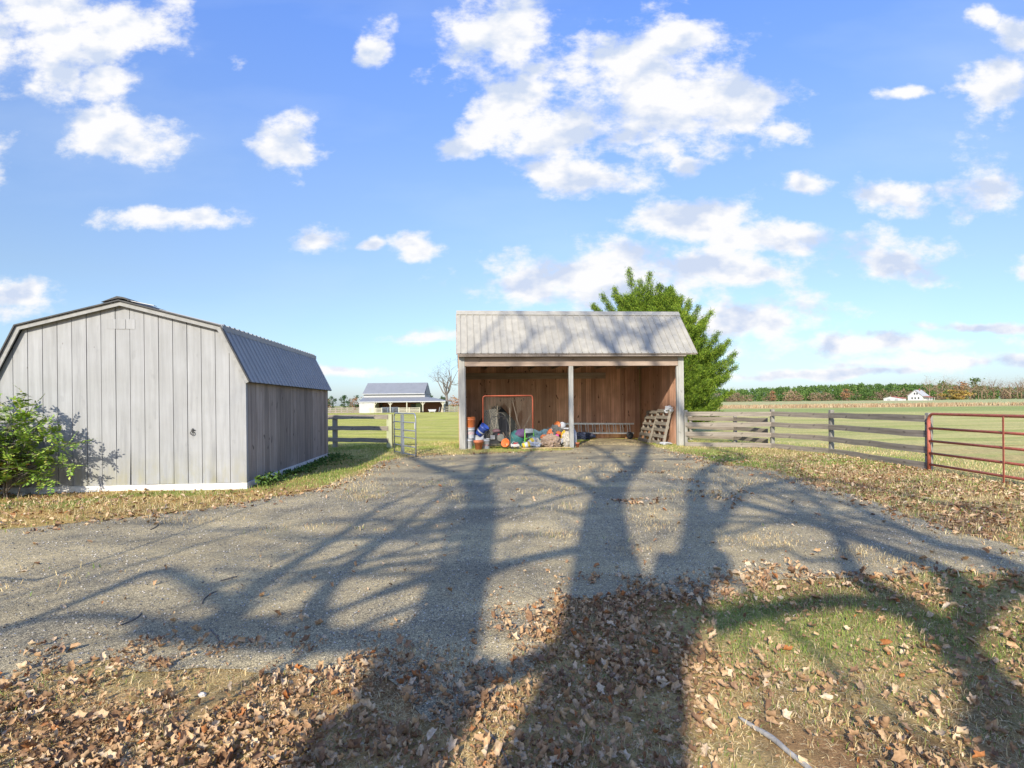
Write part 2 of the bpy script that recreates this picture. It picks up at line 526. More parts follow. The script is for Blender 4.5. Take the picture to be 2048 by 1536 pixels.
def fence_x(y):          # line of the right-hand board fence and gate
    return np.interp(y, [0, 10, 12.2, 16, 18.3], [8.9, 9.1, 9.35, 9.2, 8.6])
def ground_color(x, y):
    c = np.zeros(x.shape + (3,))
    n1 = fbm(x, y, 0.9, 1); n2 = fbm(x, y, 0.25, 5); n3 = fbm(x, y, 3.0, 9)
    def setc(m, rgb):
        c[:] = c * (1 - m[..., None]) + np.array(rgb) * m[..., None]
    one = np.ones(x.shape)
    setc(one, (0.36, 0.21, 0.115))                                   # litter covered yard
    setc(sstep(0.42, 0.65, n1), (0.56, 0.41, 0.20))                  # straw
    setc(sstep(0.6, 0.8, n2) * 0.6, (0.22, 0.21, 0.07))          # green breaking through
    g = np.exp(-(((x - 1.9) / 1.1) ** 2 + ((y - 3.9) / 0.55) ** 2))
    setc(np.clip(g * 0.8 * sstep(0.3, 0.6, n3), 0, 1), (0.26, 0.30, 0.08))
    # strip in front of the barn-roofed shed
    s = sstep(-3.0, -4.2, x) * sstep(6.3, 7.3, y) * sstep(16.5, 15, y)
    setc(s * 0.9, (0.50, 0.34, 0.14)); setc(s * sstep(0.5, 0.62, n1), (0.25, 0.27, 0.07))
    # verge before the right fence
    v = sstep(4.6, 5.6, x) * sstep(12, 14, y - 0 * x)
    setc(v * 0.8, (0.40, 0.32, 0.13)); setc(v * sstep(0.45, 0.6, n1), (0.25, 0.30, 0.07))
    # lawn behind
    lx = sstep(17.6, 18.8, y + n1 * 1.2) * sstep(7.2, 6.2, x)
    lx = np.maximum(lx, sstep(15.8, 17.0, y + n1 * 1.2) * sstep(-3.2, -3.8, x))
    ang = (x * 0.34 + y * 0.94)
    stripe = 0.5 + 0.5 * np.sin((ang + 1.2 * n2) * 2 * PI / 3.0)
    lc = np.array((0.44, 0.43, 0.12))[None] * (0.86 + 0.28 * stripe[..., None]) if x.ndim == 1 else np.array((0.44, 0.43, 0.12)) * (0.86 + 0.28 * stripe[..., None])
    fade = lx[..., None]
    c[:] = c * (1 - fade) + lc * fade
    setc(lx * sstep(0.5, 0.75, n1) * 0.7, (0.52, 0.46, 0.19))
    setc(lx * sstep(20.5, 18.5, y) * 0.6, (0.46, 0.37, 0.16))
    far = lx * sstep(112, 122, y)
    setc(far, (0.38, 0.31, 0.17)); setc(far * sstep(150, 190, y), (0.34, 0.33, 0.16))
    # crop field on the right
    f = np.where(y < 18.3, sstep(-0.15, 0.35, x - fence_x(y)), sstep(6.6, 7.4, x) * sstep(18.3, 18.8, y))
    setc(f, (0.53, 0.48, 0.215))
    row = fbm(x * 0.25 + y * 0.1, y * 1.6, 0.6, 21)
    setc(f * sstep(0.42, 0.62, row) * 0.8, (0.36, 0.38, 0.13))
    setc(f * sstep(0.45, 0.7, fbm(x * 0.3, y * 1.2, 0.35, 25)) * sstep(75, 50, y) * 0.6, (0.56, 0.47, 0.24))
    setc(f * sstep(20, 14, y) * sstep(0.35, 0.6, n1) * 0.8, (0.50, 0.38, 0.20))
    band = f * sstep(62, 80, y) * sstep(118, 106, y)
    setc(band * 0.75, (0.27, 0.34, 0.13))
    setc(f * sstep(112, 122, y) * sstep(150, 140, y) * 0.9, (0.48, 0.36, 0.21))
    d2 = f * sstep(150, 170, y)
    setc(d2, (0.42, 0.45, 0.24))
    setc(d2 * sstep(240, 290, y) * sstep(0.4, 0.6, fbm(x, y * 3, 0.01, 4)), (0.48, 0.42, 0.25))
    setc(d2 * sstep(380, 440, y) * 0.7, (0.36, 0.40, 0.18))
    return np.clip(c, 0, 1)

def build_ground():
    def axis(fine0, fine1, step, far0, far1, g=1.07):
        a = list(np.arange(fine0, fine1 + 1e-6, step))
        s = step; p = fine1
        while p < far1: s = min(s * g, 60); p += s; a.append(p)
        s = step; p = fine0
        while p > far0: s = min(s * g, 60); p -= s; a.insert(0, p)
        return np.array(a)
    xs = axis(-10, 13, 0.16, -2500, 2500)
    ys = axis(-2, 24, 0.16, -300, 3200)
    X, Y = np.meshgrid(xs, ys)
    Z = bump_h(X, Y)
    nx, ny = len(xs), len(ys)
    V = np.stack([X, Y, Z], -1).reshape(-1, 3)
    idx = np.arange(nx * ny).reshape(ny, nx)
    Fc = np.stack([idx[:-1, :-1], idx[:-1, 1:], idx[1:, 1:], idx[1:, :-1]], -1).reshape(-1, 4)
    t = NT('ground_cover')
    at = t.N.new('ShaderNodeAttribute'); at.attribute_name = 'cover'
    v = t.coords()
    n1 = t.noise(v, 26, 6, 0.7); n2 = t.noise(v, 5.5, 4, 0.6); n3 = t.noise(t.coords(scale=(0.25, 1.0, 1)), 1.4, 5, 0.65)
    n4 = t.noise(v, 110, 5, 0.75); n1 = t.mth('ADD', t.mth('MULTIPLY', n1, 0.5), t.mth('MULTIPLY', n4, 0.5))
    f1 = t.ramp(n1, [(0.32, (0.32, 0.28, 0.24)), (0.5, (0.95, 0.95, 0.95)), (0.66, (1.7, 1.65, 1.55))])
    c = t.mix(1.0, at.outputs['Color'], f1, 'MULTIPLY')
    f2 = t.ramp(n2, [(0.3, (0.72, 0.76, 0.7)), (0.7, (1.2, 1.17, 1.12))])
    c = t.mix(1.0, c, f2, 'MULTIPLY')
    f3 = t.ramp(n3, [(0.3, (0.82, 0.9, 0.84)), (0.7, (1.15, 1.08, 1.0))])
    c = t.mix(1.0, c, f3, 'MULTIPLY')
    t.bump(n1, 0.7, 0.03)
    mat = t.fin(c, 0.95, 0, 0.05)
    o = np_mesh('ground', V, Fc, mat)
    me = o.data
    ca = me.color_attributes.new('cover', 'FLOAT_COLOR', 'POINT')
    cc = ground_color(V[:, 0], V[:, 1])
    ca.data.foreach_set('color', np.concatenate([cc, np.ones((len(cc), 1))], 1).astype(np.float32).ravel())
    me.polygons.foreach_set('use_smooth', [True] * len(me.polygons))
    tag(o, 'flat ground of lawn, dry yard grass and pale crop field reaching the horizon', 'ground', kind='structure')

    # gravelled asphalt drive, 6 mm proud
    pts = [Vector(p) for p in DRD]
    n = len(pts)
    gx, gy = np.meshgrid(np.arange(-16, 16, 0.4), np.arange(1.5, 25, 0.4))
    gx = gx.ravel(); gy = gy.ravel()
    keep = in_poly(gx, gy) & (edge_dist(gx, gy) > 0.12)
    pts2 = pts + [Vector((a, b)) for a, b in zip(gx[keep], gy[keep])]
    vo, eo, fo, _, _, _ = delaunay_2d_cdt(pts2, [(i, (i + 1) % n) for i in range(n)], [], 1, 1e-4)
    P = np.array([(p.x, p.y) for p in vo])
    tri = np.array([f for f in fo if len(f) == 3])
    cen = P[tri].mean(1)
    tri = tri[in_poly(cen[:, 0], cen[:, 1])]
    Zd = bump_h(P[:, 0], P[:, 1]) + 0.006
    V = np.concatenate([P, Zd[:, None]], 1)
    # orient upwards
    a, b, c_ = V[tri[:, 0]], V[tri[:, 1]], V[tri[:, 2]]
    fl = np.cross(b - a, c_ - a)[:, 2] < 0
    tri[fl] = tri[fl][:, ::-1]
    t = NT('gravelled_asphalt')
    v = t.coords()
    vo1 = t.vor(v, 165, 'Color'); sp = t.N.new('ShaderNodeSeparateColor'); t.K.new(vo1, sp.inputs[0])
    stone = t.ramp(sp.outputs[0], [(0.0, (0.12, 0.118, 0.115)), (0.3, (0.26, 0.25, 0.225)), (0.6, (0.44, 0.415, 0.355)), (0.85, (0.60, 0.56, 0.48)), (0.97, (0.85, 0.81, 0.72))])
    vd = t.vor(v, 165, 'Distance')
    stone = t.mix(t.ramp(vd, [(0.3, (0, 0, 0)), (0.65, (0.75, 0.75, 0.75))]), stone, (0.13, 0.125, 0.115))
    vb = t.vor(v, 62, 'Color'); sb = t.N.new('ShaderNodeSeparateColor'); t.K.new(vb, sb.inputs[0])
    stone = t.mix(1.0, stone, t.ramp(sb.outputs[1], [(0.0, (0.72, 0.72, 0.74)), (0.5, (1, 1, 1)), (1.0, (1.25, 1.24, 1.2))]), 'MULTIPLY')
    fine = t.noise(v, 240, 3, 0.7)
    stone = t.mix(1.0, stone, t.ramp(fine, [(0.3, (0.6, 0.6, 0.6)), (0.7, (1.4, 1.4, 1.4))]), 'MULTIPLY')
    dust = t.noise(v, 0.55, 5, 0.6); dust2 = t.noise(v, 7, 4, 0.6)
    dm = t.ramp(t.mth('ADD', t.mth('MULTIPLY', dust, 0.7), t.mth('MULTIPLY', dust2, 0.3)), [(0.42, (0, 0, 0)), (0.68, (0.38, 0.38, 0.38))])
    c = t.mix(dm, stone, (0.44, 0.40, 0.30))
    pt = t.noise(v, 1.1, 3)
    c = t.mix(1.0, c, t.ramp(pt, [(0.35, (0.86, 0.87, 0.9)), (0.65, (1.12, 1.1, 1.05))]), 'MULTIPLY')
    pb = t.noise(t.coords(scale=(0.6, 1.6, 1)), 0.7, 4, 0.6)
    c = t.mix(1.0, c, t.ramp(pb, [(0.38, (0.74, 0.745, 0.76)), (0.62, (1.08, 1.07, 1.04))]), 'MULTIPLY')
    c = t.mix(1.0, c, (1.36, 1.20, 0.86), 'MULTIPLY')
    h = t.mth('ADD', t.mth('MULTIPLY', vd, -0.6), t.mth('MULTIPLY', t.noise(v, 30, 4), 1.2))
    t.bump(h, 0.5, 0.008)
    mat = t.fin(c, 0.9, 0, 0.15)
    o = np_mesh('driveway', V, tri, mat)
    tag(o, 'worn grey gravelled asphalt drive with ragged grassy edges', 'driveway', kind='structure')
build_ground()

# ------------------------------------------------------------------ leaves, grass, stones
def polar_pts(n, r0, r1, a0, a1, power=1.0):
    r = r0 + (r1 - r0) * rng.random(n) ** power
    a = np.radians(a0 + (a1 - a0) * rng.random(n))
    return np.sin(a) * r, np.cos(a) * r

def leaf_proto(seed, lobes=5, detail=True):
    rr = np.random.default_rng(seed)
    k = 15 if detail else 7
    ang = np.linspace(0, 2 * PI, k, endpoint=False)
    if detail:
        rad = np.where(np.arange(k) % 3 == 0, 1.0, np.where(np.arange(k) % 3 == 1, 0.74, 0.66)) * rr.uniform(0.75, 1.12, k)
    else:
        rad = rr.uniform(0.6, 1.05, k)
    rad = rad * 0.5
    ex = rr.uniform(0.5, 0.8)
    ring = np.stack([np.cos(ang) * rad, np.sin(ang) * rad * ex], 1)
    rings = [ring * 0.5, ring] if detail else [ring]
    P = np.concatenate([np.zeros((1, 2))] + rings)
    cx, cy = rr.uniform(0.6, 2.2), rr.uniform(-0.8, 1.2)
    Zz = cx * P[:, 1] ** 2 * 1.3 + cy * P[:, 0] ** 2 + rr.normal(0, 0.03, len(P))
    if rr.random() < 0.8:   # rolled along the midrib
        th = P[:, 1] * rr.uniform(4.5, 9.0)
        R = 0.22
        Zz = Zz * 0.4 + R * (1 - np.cos(th)); P[:, 1] = R * np.sin(th)
    V = np.stack([P[:, 0], P[:, 1], Zz], 1)
    f = []
    if detail:
        for i in range(k):
            j = (i + 1) % k
            f.append((0, 1 + i, 1 + j)); f.append((1 + i, 1 + k + i, 1 + k + j)); f.append((1 + i, 1 + k + j, 1 + j))
    else:
        for i in range(k): f.append((0, 1 + i, 1 + (i + 1) % k))
    return V, np.array(f)

def rot_many(n, tilt):
    yaw = rng.random(n) * 2 * PI; p = rng.normal(0, tilt, n); r = rng.normal(0, tilt, n)
    cy, sy, cp, sp, cr, sr = np.cos(yaw), np.sin(yaw), np.cos(p), np.sin(p), np.cos(r), np.sin(r)
    M = np.zeros((n, 3, 3))
    M[:, 0, 0] = cy * cp; M[:, 0, 1] = cy * sp * sr - sy * cr; M[:, 0, 2] = cy * sp * cr + sy * sr
    M[:, 1, 0] = sy * cp; M[:, 1, 1] = sy * sp * sr + cy * cr; M[:, 1, 2] = sy * sp * cr - cy * sr
    M[:, 2, 0] = -sp; M[:, 2, 1] = cp * sr; M[:, 2, 2] = cp * cr
    return M

def scatter(x, y, z, size, protos, tilt):
    Vs, Fs, o = [], [], 0
    n = len(x); pick = rng.integers(0, len(protos), n)
    M = rot_many(n, tilt)
    for k, (V, Fc) in enumerate(protos):
        s = np.where(pick == k)[0]
        if len(s) == 0: continue
        P = np.einsum('nij,vj->nvi', M[s], V) * size[s][:, None, None]
        P[:, :, 2] -= np.minimum(P[:, :, 2].min(1), 0)[:, None] * 0.85
        P += np.stack([x[s], y[s], z[s]], 1)[:, None, :]
        Vs.append(P.reshape(-1, 3))
        Fs.append((Fc[None] + (np.arange(len(s)) * len(V))[:, None, None] + o).reshape(-1, 3))
        o += len(s) * len(V)
    return np.concatenate(Vs), np.concatenate(Fs)

def leaf_mat():
    t = NT('dead_leaf')
    ri = t.island()
    c = t.ramp(ri, [(0.0, (0.20, 0.11, 0.06)), (0.2, (0.35, 0.215, 0.125)), (0.45, (0.47, 0.295, 0.155)), (0.70, (0.58, 0.405, 0.235)), (0.88, (0.68, 0.54, 0.37)), (0.95, (0.36, 0.19, 0.09)), (1.0, (0.42, 0.16, 0.05))])
    n = t.noise(t.coords(), 60, 3)
    c = t.mix(1.0, c, t.ramp(n, [(0.3, (0.7, 0.68, 0.66)), (0.7, (1.15, 1.15, 1.15))]), 'MULTIPLY')
    t.bump(n, 0.4, 0.004)
    return t.fin(c, 0.75, 0, 0.25)
def yard_mask(x, y):
    """litter density 0..1 over the yard"""
    ins = in_poly(x, y); d = edge_dist(x, y)
    n = fbm(x, y, 1.3, 31); n2 = fbm(x, y, 4.0, 37)
    base = sstep(0.30, 0.62, 0.55 * n + 0.45 * n2) * 0.9 + 0.1
    front = (y < 7) & ~ins
    right = (x > 3) & (y > 5) & ~ins & (x < fence_x(y))
    strip = (x < -3) & (y > 6) & (y < 10.3) & ~ins
    m = np.zeros(x.shape)
    m = np.where(front, base, m)
    m = np.where(right, base * np.interp(y, [10, 13, 17], [1.0, 0.85, 0.25]), m)
    m = np.where(strip, base * 0.35, m)
    m = np.where(ins, 0.9 * np.exp(-(d / 0.35) ** 2) * (n2 > 0.45) + 0.007 + 0.5 * (n > 0.68) * (x > 1.5) * (y > 8), m)
    m = np.where(front & (x > 0.37 * y), m * 0.5, m)
    m = np.where(front & (x < 0.37 * y) & (x > 0.1), m * 1.25 + 0.1, m)
    m = np.where(front & (x < -0.4), m * (0.5 + 0.9 * sstep(0.4, 0.6, fbm(x * 0.6 + y, y - x * 0.3, 2.0, 33))), m)
    # bare earth and green patches thin it out
    m = m * (1 - 0.75 * np.exp(-(((x - 1.9) / 0.9) ** 2 + ((y - 3.7) / 0.45) ** 2)))
    m = m * (1 - 0.8 * np.exp(-(((x - 1.25) / 0.35) ** 2 + ((y - 2.4) / 0.4) ** 2)))
    m = m * (1 - 0.6 * np.exp(-(((x - 0.45) / 0.35) ** 2 + ((y - 2.5) / 0.25) ** 2)))
    return m
def build_litter():
    lm = leaf_mat()
    protos = [leaf_proto(i) for i in range(14)]
    x, y = polar_pts(42000, 1.7, 6.6, -58, 58, 1.15)
    k = rng.random(len(x)) < yard_mask(x, y) * 0.85
    x, y = x[k], y[k]
    size = np.where(rng.random(len(x)) < 0.22, rng.uniform(0.05, 0.085, len(x)), rng.uniform(0.015, 0.048, len(x)))
    V, Fc = scatter(x, y, bump_h(x, y) + 0.008 + 0.02 * rng.random(len(x)), size, protos, 0.6)
    o = np_mesh('leaf_litter', V, Fc, lm)
    tag(o, 'curled dry brown maple leaves littering the grass nearest the camera', 'leaf litter', kind='stuff')
    protos = [leaf_proto(40 + i, detail=False) for i in range(10)]
    x, y = polar_pts(60000, 4.5, 18, -55, 52, 0.8)
    k = rng.random(len(x)) < yard_mask(x, y) * np.where(y > 6, 0.85, 0.55)
    x, y = x[k], y[k]
    V, Fc = scatter(x, y, bump_h(x, y) + 0.008, rng.uniform(0.04, 0.095, len(x)), protos, 0.4)
    # crumbs close to the camera
    x, y = polar_pts(60000, 1.7, 5.6, -55, 55, 1.0)
    k = rng.random(len(x)) < yard_mask(x, y) * 0.8
    x, y = x[k], y[k]
    V2, F2 = scatter(x, y, bump_h(x, y) + 0.006, rng.uniform(0.008, 0.028, len(x)), protos, 0.5)
    o = np_mesh('leaf_litter', np.concatenate([V, V2]), np.concatenate([Fc, F2 + len(V)]), lm)
    tag(o, 'crumbled brown leaf litter spread along the drive edges and right verge', 'leaf litter', kind='stuff')

def blades(x, y, h, w, lean=0.6, lay=0.0):
    n = len(x)
    a = rng.random(n) * 2 * PI; l = rng.random(n) * lean * h
    dx, dy = np.cos(a) * l, np.sin(a) * l
    pa = rng.random(n) * 2 * PI
    px, py = np.cos(pa) * w / 2, np.sin(pa) * w / 2
    z = bump_h(x, y)
    h0 = h; flat = np.where(rng.random(n) < lay, 0.22, 1.0); l = np.where(flat < 1, h * rng.uniform(0.7, 1.1, n), l); dx, dy = np.cos(a) * l, np.sin(a) * l
    h = h * flat
    P = np.zeros((n, 5, 3))
    P[:, 0] = np.stack([x - px, y - py, z], 1); P[:, 1] = np.stack([x + px, y + py, z], 1)
    mx, my = x + dx * 0.35, y + dy * 0.35
    P[:, 2] = np.stack([mx + px * 0.8, my + py * 0.8, z + h * 0.6], 1); P[:, 3] = np.stack([mx - px * 0.8, my - py * 0.8, z + h * 0.6], 1)
    P[:, 4] = np.stack([x + dx, y + dy, z + h * np.sqrt(np.clip(1 - (l / h0) ** 2 * 0.6, 0.1, 1))], 1)
    Fc = np.array([(0, 1, 2), (0, 2, 3), (3, 2, 4)])
    return P.reshape(-1, 3), (Fc[None] + (np.arange(n) * 5)[:, None, None]).reshape(-1, 3)
def blade_mat(name, stops):
    t = NT(name)
    c = t.ramp(t.island(), stops)
    t.m.use_backface_culling = False
    b = t.fin(c, 0.7, 0, 0.2)
    t.b.inputs['Transmission Weight'].default_value = 0
    t.b.inputs['Subsurface Weight'].default_value = 0
    return b
def build_grass():
    straw = blade_mat('straw_blade', [(0, (0.28, 0.20, 0.09)), (0.4, (0.64, 0.49, 0.24)), (0.8, (0.80, 0.66, 0.38)), (1, (0.34, 0.15, 0.07))])
    green = blade_mat('green_blade', [(0, (0.10, 0.17, 0.03)), (0.5, (0.19, 0.28, 0.05)), (1, (0.33, 0.38, 0.10))])
    # near yard
    x, y = polar_pts(480000, 1.7, 8.0, -56, 56, 1.0)
    ins = in_poly(x, y)
    n = fbm(x, y, 1.6, 51); n2 = fbm(x, y, 6, 53)
    dens = np.where(~ins & (y < 7), sstep(0.36, 0.62, 0.5 * n + 0.5 * n2) * 0.75 + 0.05 + 0.3 * (x > 0.37 * y) - 0.2 * ((x < 0.37 * y) & (x > 0)), 0)
    dens = np.where(ins, 0.012 * (n2 > 0.62) , dens)
    dens *= (1 - 0.85 * np.exp(-(((x - 1.25) / 0.35) ** 2 + ((y - 2.4) / 0.4) ** 2)))
    k = rng.random(len(x)) < dens
    x, y = x[k], y[k]
    gx = np.exp(-(((x - 1.9) / 1.2) ** 2 + ((y - 3.9) / 0.6) ** 2)) + 0.35 * sstep(0.5, 0.7, fbm(x, y, 0.8, 61))
    isg = rng.random(len(x)) < np.clip(gx * np.where(x > 0.37 * y, 0.9, 0.25) + 0.12 * (x > 0.37 * y), 0.01, 0.6)
    def mk(sel, label, m, h0, h1, w0, w1, lay=0.0):
        n_ = int(sel.sum())
        V, Fc = blades(x[sel], y[sel], rng.uniform(h0, h1, n_), rng.uniform(w0, w1, n_), 1.1, lay)
        o = np_mesh('grass', V, Fc, m); tag(o, label, 'grass', kind='stuff')
    mk(~isg, 'dry straw coloured grass lying between the leaves near the camera', straw, 0.018, 0.06, 0.002, 0.0045, 0.9)
    mk(isg, 'fresh green grass tufts growing through the leaves in the foreground', green, 0.015, 0.05, 0.0022, 0.0045, 0.45)
    # mid distance: shed strip, verge, drive edges, floor edge of shelter
    x, y = polar_pts(420000, 6, 23, -52, 47, 0.75)
    ins = in_poly(x, y); n = fbm(x, y, 1.2, 71); n2 = fbm(x, y, 5, 73)
    d = edge_dist(x, y)
    dens = np.where(~ins, sstep(0.3, 0.6, 0.5 * n + 0.5 * n2) * 0.6 + 0.12, 0.55 * np.exp(-(d / 0.3) ** 2) * (n2 > 0.5))
    pat = ins & (fbm(x, y * 1.9, 0.85, 77) > 0.655) & (n2 > 0.45)
    dens = np.where(pat, 0.4, dens)
    # nothing inside buildings
    shed = (x < -5.05 + (y - 10.4) * -0.09) & (y > 10.25 + (x + 5) * 0.09)
    dens[shed & (y < 17.2)] = 0
    k = (rng.random(len(x)) < dens) & (x < 12)
    x, y = x[k], y[k]
    lawn = (y > 17.5) & (x < 6.2) | ((y > 15.5) & (x < -3.4))
    verge = (x > 4.8) & (y > 11)
    gprob = np.where(lawn, 0.6, np.where(verge, 0.45, 0.22)) * (0.4 + 1.2 * sstep(0.4, 0.65, fbm(x, y, 0.7, 81)))
    gprob = np.where((x < -3.6) & (x > -5.6) & (y > 10) & (y < 17), 0.8, gprob)
    gprob = np.where(in_poly(x, y), 0.1, gprob)
    isg = rng.random(len(x)) < gprob
    mk(~isg, 'tan dried grass fringing the drive and the yard fences', straw, 0.02, 0.085, 0.004, 0.009, 0.5)
    mk(isg, 'short green grass on the verges around the buildings', green, 0.02, 0.08, 0.004, 0.009)
    # dry tufts rooted in cracks of the drive
    px_, py_ = [], []
    for (a, b, sx, sy, n_) in ((1120, 1071, 22, 5, 500), (1500, 1076, 45, 9, 1100), (1560, 1090, 30, 6, 500), (1720, 1106, 30, 6, 600), (1790, 1128, 35, 6, 600), (1290, 1030, 40, 14, 900), (1310, 1052, 20, 8, 500),
                               (720, 994, 18, 6, 500), (700, 965, 40, 8, 700), (1400, 992, 35, 5, 600), (1270, 1100, 25, 6, 400), (915, 997, 14, 4, 300), (1060, 984, 25, 3, 200), (810, 1308, 25, 8, 250), (905, 1325, 25, 12, 400), (1180, 938, 60, 6, 600), (1420, 945, 50, 6, 700), (1480, 965, 60, 6, 600), (360, 1040, 60, 4, 400), (1500, 1185, 30, 5, 300)):
        for q in range(n_):
            w_ = G(a + rng.normal(0, sx), b + rng.normal(0, sy)); px_.append(w_.x); py_.append(w_.y)
    px_ = np.array(px_); py_ = np.array(py_); sc_ = np.clip(py_ / 8, 0.6, 2)
    V, Fc = blades(px_, py_, rng.uniform(0.015, 0.07, len(px_)) * np.clip(sc_, .8, 1.3), rng.uniform(0.004, 0.008, len(px_)) * sc_, 1.1, 0.6)
    o = np_mesh('grass', V, Fc, straw); tag(o, 'dry tan tufts sprouting from cracks in the drive', 'grass', kind='stuff')
    # brighter tuft at the shelter's left post
    n_ = 900
    c = G(934, 897)
    x = c.x + rng.normal(0, 0.2, n_); y = c.y + rng.normal(0, 0.12, n_)
    V, Fc = blades(x, y, rng.uniform(0.08, 0.28, n_), rng.uniform(0.005, 0.01, n_), 0.8)
    o = np_mesh('grass', V, Fc, green); tag(o, 'tall green grass tuft at the foot of the left shelter post', 'grass', kind='stuff')
    # stone chips
    x, y = polar_pts(26000, 2.2, 12, -50, 50, 1.0)
    k = in_poly(x, y); x, y = x[k], y[k]
    cube = (np.array([(0, 0, 0.5), (0.5, 0, 0), (0, 0.45, 0), (-0.5, 0, 0), (0, -0.4, 0.05)]), np.array([(0, 1, 2), (0, 2, 3), (0, 3, 4), (0, 4, 1)]))
    V, Fc = scatter(x, y, bump_h(x, y) + 0.007, rng.uniform(0.005, 0.015, len(x)) * (1 + np.hypot(x, y) * 0.06), [cube], 0.4)
    t = NT('stone_chip'); c = t.ramp(t.island(), [(0, (0.12, 0.12, 0.12)), (0.5, (0.30, 0.28, 0.25)), (1, (0.62, 0.57, 0.5))])
    o = np_mesh('gravel', V, Fc, t.fin(c, 0.8)); tag(o, 'loose stone chips scattered over the drive', 'gravel', kind='stuff')
    # broad-leaved weeds
build_litter()
build_grass()

# ------------------------------------------------------------------ shared building materials
M_siding = wood('painted_siding', (0.295, 0.298, 0.30), (0.385, 0.39, 0.395), 2, isl=0.08, knots=0.12, grain=16, rough=0.8, stain=(0.25, 0.25, 0.235), splash=(0.33, 0.31, 0.20))
M_oldwood = wood('weathered_boards', (0.20, 0.165, 0.14), (0.40, 0.34, 0.295), 2, isl=0.55, knots=0.75, grain=18, stain=(0.16, 0.14, 0.13))
M_pine = wood('brown_pine_boards', (0.42, 0.21, 0.135), (0.76, 0.45, 0.30), 2, isl=0.6, knots=0.95, grain=15, stain=(0.30, 0.15, 0.10))
M_pineh = wood('brown_pine_beam', (0.30, 0.22, 0.17), (0.46, 0.36, 0.29), 0, isl=0.2, knots=0.5, grain=15)
M_post = wood('grey_post', (0.30, 0.29, 0.26), (0.46, 0.45, 0.41), 2, isl=0.2, knots=0.35, grain=20)
M_railx = wood('weathered_rail', (0.15, 0.125, 0.10), (0.38, 0.33, 0.265), 0, isl=0.3, knots=0.5, grain=16, stain=(0.16, 0.14, 0.12))
M_fpost = wood('fence_post_wood', (0.20, 0.19, 0.16), (0.38, 0.36, 0.31), 2, isl=0.25, knots=0.4, grain=18)
M_green_post = wood('mossy_post', (0.36, 0.38, 0.22), (0.54, 0.54, 0.36), 2, isl=0.1, knots=0.2, grain=18)
def metal_roof(name, c, var=0.1):
    t = NT(name); v = t.coords()
    n = t.noise(t.coords(scale=(1, 1, 0.25)), 5, 6, 0.65); n2 = t.noise(v, 0.9, 4)
    cc = t.ramp(n, [(0.3, tuple(x * (1 - 2 * var) for x in c)), (0.7, tuple(x * (1 + var) for x in c))])
    cc = t.mix(t.ramp(n2, [(0.45, (0, 0, 0)), (0.75, (0.5, 0.5, 0.5))]), cc, tuple(x * 0.72 for x in c))
    n3 = t.noise(v, 55, 3, 0.7)
    cc = t.mix(t.ramp(n3, [(0.62, (0, 0, 0)), (0.75, (0.5, 0.5, 0.5))]), cc, (0.22, 0.19, 0.15))
    t.bump(n, 0.15, 0.01)
    return t.fin(cc, 0.5, 0.0, 0.35)
M_roof = metal_roof('galvanised_roof', (0.40, 0.375, 0.315))
M_roofd = metal_roof('dark_grey_metal_roof', (0.30, 0.31, 0.325), 0.05)
M_trim = plain('grey_trim', (0.30, 0.30, 0.29), 0.7, var=0.08)
M_dark = plain('dark_trim', (0.05, 0.05, 0.05), 0.6)
M_white = plain('white_paint', (0.60, 0.60, 0.59), 0.6, var=0.05)
M_conc = plain('white_sill', (0.72, 0.70, 0.66), 0.8, var=0.1, scale=9)

def ribbed(mb, p0, ex, es, width, length, pitch, h=0.022, rib=0.05, mi=0):
    """ribbed sheet: ribs run along es; one closed strip with an underside"""
    p0 = Vector(p0); ex = Vector(ex).normalized(); es = Vector(es).normalized(); nn = ex.cross(es).normalized()
    if nn.z < 0: nn = -nn
    prof = [(0, 0)]
    x = pitch * 0.5
    while x < width - rib:
        prof += [(x - rib * 0.5, 0), (x - rib * 0.28, h), (x + rib * 0.28, h), (x + rib * 0.5, 0)]
        x += pitch
    prof.append((width, 0))
    n = len(prof)
    top = [p0 + ex * a + nn * b for a, b in prof]; bot = [p0 + ex * a + nn * (b - 0.006) for a, b in prof]
    vs = top + bot + [p + es * length for p in top] + [p + es * length for p in bot]
    fs = []
    for i in range(n - 1):
        fs.append((i, i + 1, 2 * n + i + 1, 2 * n + i)); fs.append((n + i + 1, n + i, 3 * n + i, 3 * n + i + 1))
        fs.append((i, n + i, n + i + 1, i + 1)); fs.append((2 * n + i, 2 * n + i + 1, 3 * n + i + 1, 3 * n + i))
    fs.append((0, 2 * n, 3 * n, n)); fs.append((n - 1, 2 * n - 1, 4 * n - 1, 3 * n - 1))
    mb.add(vs, fs, mi)

def clip_top(prof, x):
    for (a, b), (c, d) in zip(prof, prof[1:]):
        if a <= x <= c: return b + (d - b) * (x - a) / (c - a + 1e-9)
    return prof[-1][1]

